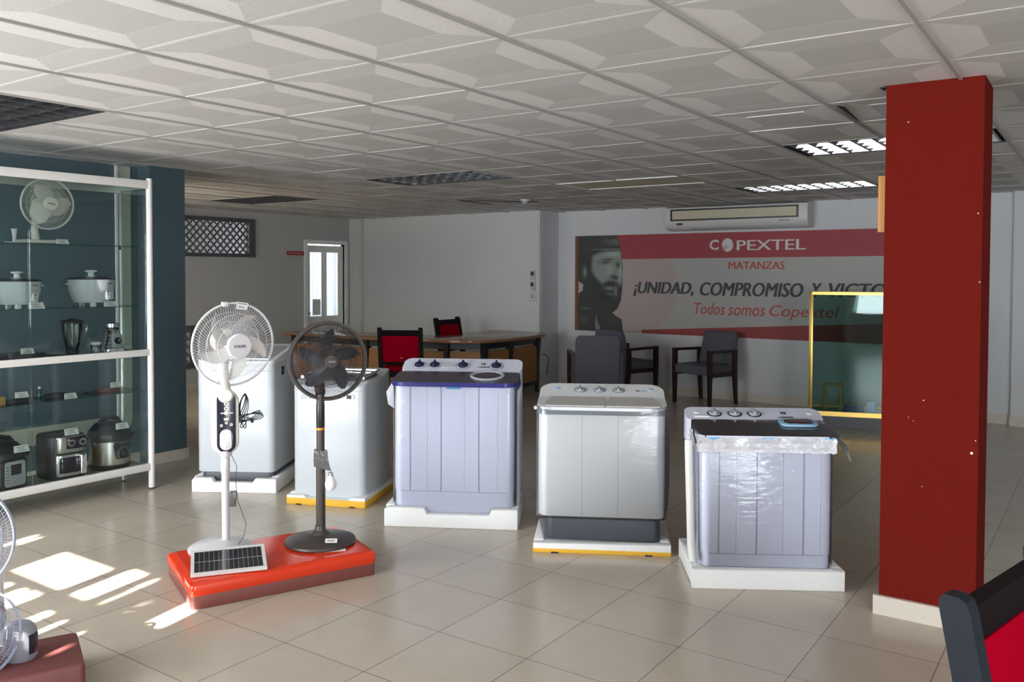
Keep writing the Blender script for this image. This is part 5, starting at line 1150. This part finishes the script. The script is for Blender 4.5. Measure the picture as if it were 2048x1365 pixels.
BLOB = [(505, 482, 66, 22, .03), (545, 450, 55, 11, .03), (430, 478, 40, 20, .13), (668, 512, 28, 36, .03), (600, 640, 48, 30, .05), (640, 655, 26, 18, .02), (698, 600, 14, 90, .3), (560, 570, 34, 60, .27), (440, 560, 70, 60, .2), (600, 395, 90, 22, .30),
        (555, 722, 95, 16, .03), (560, 772, 60, 20, .17), (560, 800, 40, 8, .05), (240, 590, 22, 50, .2), (225, 600, 9, 28, .07), (545, 338, 150, 5, .2), (545, 352, 150, 4, .05), (560, 250, 90, 45, .075), (640, 260, 40, 30, .11), (580, 215, 60, 10, .03), (560, 835, 70, 16, .09), (395, 1170, 10, 60, .28), (425, 1220, 10, 40, .3), (260, 1000, 60, 14, .09), (230, 1130, 70, 60, .06), (600, 1150, 60, 60, .045), (640, 800, 18, 50, .16), (480, 860, 60, 60, .02), (380, 760, 50, 60, .025)]
NX, NY = 108, 168; px0, px1, py0, py1 = 150, 745, 178, 1252
def crop2uv(x, y): return ((x/5.69+1130-1151)*.00636, (660-(y/5.69+440))*.00678)
vs = []; tone = []
for iy in range(NY+1):
    for ix in range(NX+1):
        x = px0+(px1-px0)*ix/NX; y = py0+(py1-py0)*iy/NY; u, v = crop2uv(x, y); vs.append((u*1.05+.01, max(.002, min(BHT-.002, v)), 0))
        n_ = 0; t_ = .032+n_
        if y < 350: t_ = .038+n_
        # soft face mask: average of jittered inside tests
        c_ = sum(inside((x+dx, y+dy), FACE) for dx in (-15, 0, 15) for dy in (-15, 0, 15))/9
        t_ = t_*(1-c_)+.205*c_
        for bx0, by0, rx0, ry0, tn in BLOB:
            q = ((x-bx0)/rx0)**2+((y-by0)/ry0)**2; w_ = math.exp(-q*.9)
            if w_ > .02: t_ = t_*(1-w_)+tn*w_
        tone.append(max(.012, t_))
fs = []
for iy in range(NY):
    for ix in range(NX):
        if inside((px0+(px1-px0)*(ix+.5)/NX, py0+(py1-py0)*(iy+.5)/NY), OUTL): a_ = iy*(NX+1)+ix; fs.append((a_, a_+NX+1, a_+NX+2, a_+1))
me = bpy.data.meshes.new('portrait'); TP = TB(0, 0, .0092); me.from_pydata([tuple(TP @ Vector(p)-Vector(S)) for p in vs], [], fs)
ca = me.color_attributes.new('tone', 'FLOAT_COLOR', 'POINT')
for i, t_ in enumerate(tone): ca.data[i].color = (t_*1.2, t_*1.3, t_*1.16, 1)
pm = mat('printed_portrait', (.1, .1, .1), .6); n_ = pm.node_tree.nodes.new('ShaderNodeVertexColor'); n_.layer_name = 'tone'; pm.node_tree.links.new(n_.outputs[0], pm.node_tree.nodes['Principled BSDF'].inputs['Base Color'])
me.materials.append(pm); po = bpy.data.objects.new('portrait', me); COL.objects.link(po); po.parent = bn; po['label'] = 'printed portrait of a bearded man in a cap'

ac = thing('air_conditioner', 'long white wall air conditioner above the banner', 'air conditioner', (XE-.12, 3.66, 2.06)); S = (XE-.12, 3.66, 2.06); AY0, AY1 = 4.53, 2.80
pf = [(0, 2.352), (-.19, 2.352), (-.235, 2.335), (-.243, 2.30), (-.243, 2.17), (-.232, 2.12), (-.20, 2.085), (-.14, 2.062), (0, 2.062)]
b = MB(); b.prism([(x, z) for x, z in pf], 0, AY0-AY1, .0, 0, Matrix(((1, 0, 0, XE), (0, 0, -1, AY0), (0, 1, 0, 0), (0, 0, 0, 1)))); b.build('casing', M['acwhite'], ac, S)
b = MB(); xg = XE-.2436
for a_, c_ in (((4.46, 2.298), (2.90, 2.318)), ((4.46, 2.175), (2.90, 2.195)), ((4.46, 2.195), (4.435, 2.298)), ((2.925, 2.195), (2.90, 2.298))): b.box((xg-.003, min(a_[0], c_[0]), a_[1]), (xg+.002, max(a_[0], c_[0]), c_[1]))
b.build('grille_surround', M['black'], ac, S)['label'] = 'black grille surround'
b = MB(); b.box((xg-.0015, 2.925, 2.195), (xg+.002, 4.435, 2.298))
for k in range(5): b.box((xg-.003, 2.925, 2.208+k*.018), (xg-.001, 4.435, 2.212+k*.018))
b.build('intake_grille', M['accream'], ac, S)['label'] = 'cream intake grille'
b = MB()
for k in range(3): b.box((XE-.21+.025*k, 2.95, 2.078-.006*k), (XE-.20+.025*k, 4.2, 2.084-.006*k))
b.build('outlet_louvres', M['wm_grey'], ac, S)
b = MB(); b.box((xg-.002, 3.0, 2.143), (xg+.003, 3.12, 2.155)); b.build('logo_mark', M['printg'], ac, S)
b = MB(); b.rbox((XE-.242, 4.30, 2.125), (XE-.236, 4.38, 2.15), .003, .001); b.build('indicator_window', M['print_'], ac, S)

# remotes and socket plate on the desk-side wall
for z, lab in ((1.44, 'upper cream remote control in a wall holder beside the trunking'), (1.295, 'lower cream remote control in a wall holder above the socket plate')):
    r_ = thing('remote_control', lab, 'remote control', (9.66, 6.35, z)); S = (9.66, 6.35, z)
    b = MB(); b.rbox((9.64, 6.315, z), (9.67, 6.385, z+.135), .006, .004); b.build('body', M['conduit'], r_, S)
    b = MB(); b.box((9.637, 6.325, z+.06), (9.641, 6.375, z+.115)); b.build('display', M['print_'], r_, S)
    b = MB()
    for k in range(3): b.box((9.638, 6.33, z+.015+k*.014), (9.641, 6.37, z+.021+k*.014))
    b.build('buttons', M['wm_grey'], r_, S)
so = thing('socket_plate', 'cream socket box below the remotes on the wall', 'socket', (9.655, 6.31, 1.16)); S = (9.655, 6.31, 1.16)
b = MB(); b.rbox((9.635, 6.265, 1.16), (9.67, 6.385, 1.275), .006, .004); b.build('plate', M['conduit'], so, S)
b = MB(); b.box((9.633, 6.34, 1.20), (9.636, 6.352, 1.24)); b.box((9.633, 6.30, 1.20), (9.636, 6.308, 1.215)); b.build('slots', M['print_'], so, S)

# ------------------------------------------------------------------ gold showcase beside the pillar
A_ = Vector((8.75, 2.43, 0)); dv = Vector((.297, -.955, 0)).normalized()      # along its front
dn = Vector((-dv.y, dv.x, 0)); dn = dn if dn.x > 0 else -dn
gcs = thing('showcase', 'empty glass showcase with gold frame partly behind the red pillar', 'showcase', tuple(A_), math.degrees(math.atan2(dv.y, dv.x)))
GL, GD, GZ0, GZ1 = 1.15, .42, .125, 1.355
fr_ = .026
for x in (0, GL):
    for y in (0, GD):
        b = MB(); b.rbox((x-fr_/2, y-fr_/2, GZ0), (x+fr_/2, y+fr_/2, GZ1), .004, .002); b.build('post', M['gold'], gcs)
for y in (0, GD):
    b = MB(); b.box((0, y-fr_/2, GZ1-.028), (GL, y+fr_/2, GZ1)); b.build('top_rail', M['gold'], gcs)
    b = MB(); b.box((0, y-fr_/2, GZ0), (GL, y+fr_/2, GZ0+.045)); b.build('bottom_rail', M['gold'], gcs)
for x in (0, GL):
    b = MB(); b.box((x-fr_/2, 0, GZ1-.028), (x+fr_/2, GD, GZ1)); b.box((x-fr_/2, 0, GZ0), (x+fr_/2, GD, GZ0+.045)); b.build('side_rail', M['gold'], gcs)
b = MB(); b.box((0, 0, GZ0+.01), (GL, GD, GZ0+.03)); b.build('floor_board', M['shelfboard'], gcs)
b = MB(); b.box((.05, .06, 0), (GL-.05, GD-.05, GZ0)); b.build('plinth', M['black'], gcs)
for a_, c_ in (((0, -.003, GZ0+.045), (GL, .003, GZ1-.028)), ((0, GD-.003, GZ0+.045), (GL, GD+.003, GZ1-.028)), ((-.003, 0, GZ0+.045), (.003, GD, GZ1-.028)), ((0, 0, GZ1-.004), (GL, GD, GZ1))):
    b = MB(); b.box(a_, c_); b.build('pane', M['casegl'], gcs)
def case_pt(x, y): return A_+dv*x+dn*y
p = case_pt(.22, .24)
ws = thing('wooden_frame', 'small amber wooden frame standing inside the gold showcase', 'frame', (p.x, p.y, GZ0+.03), math.degrees(math.atan2(dv.y, dv.x)))
b = MB()
for a_, c_ in (((-.09, -.015, 0), (-.06, .015, .27)), ((.06, -.015, 0), (.09, .015, .27)), ((-.09, -.015, .24), (.09, .015, .27)), ((-.06, -.01, .03), (.06, .01, .055))): b.box(a_, c_)
b.build('rails', M['wicker'], ws)
p = case_pt(.42, .2); bb = MB(); bb.rbox((-.09, -.06, 0), (.09, .06, .05), .004, .003); o = tag(bb.build('carton', M['bluebox']), 'flat blue carton inside the gold showcase', 'box'); o.location = (p.x, p.y, GZ0+.03); o.rotation_euler = (0, 0, R(-74))
p = case_pt(.57, .16); bb = MB(); bb.rbox((-.04, -.03, 0), (.04, .03, .1), .004, .003); o = tag(bb.build('carton', M['skyblue']), 'small pale carton inside the gold showcase', 'box'); o.location = (p.x, p.y, GZ0+.03); o.rotation_euler = (0, 0, R(-74))

# framed picture hung on the far side of the pillar
pfm = thing('picture_frame', 'orange wooden picture frame edge-on at the left of the red pillar', 'picture frame', (4.28, .842, 1.73)); S = (4.28, .842, 1.73)
b = MB()
for a_, c_ in (((4.16, 1.722), (4.185, 1.975)), ((4.375, 1.722), (4.40, 1.975)), ((4.185, 1.95), (4.375, 1.975)), ((4.185, 1.722), (4.375, 1.747))): b.box((a_[0], .834, a_[1]), (c_[0], .868, c_[1]))
b.build('frame', M['woodframe'], pfm, S)
b = MB(); b.box((4.18, .834, 1.74), (4.38, .85, 1.96)); b.build('picture', M['print_'], pfm, S)
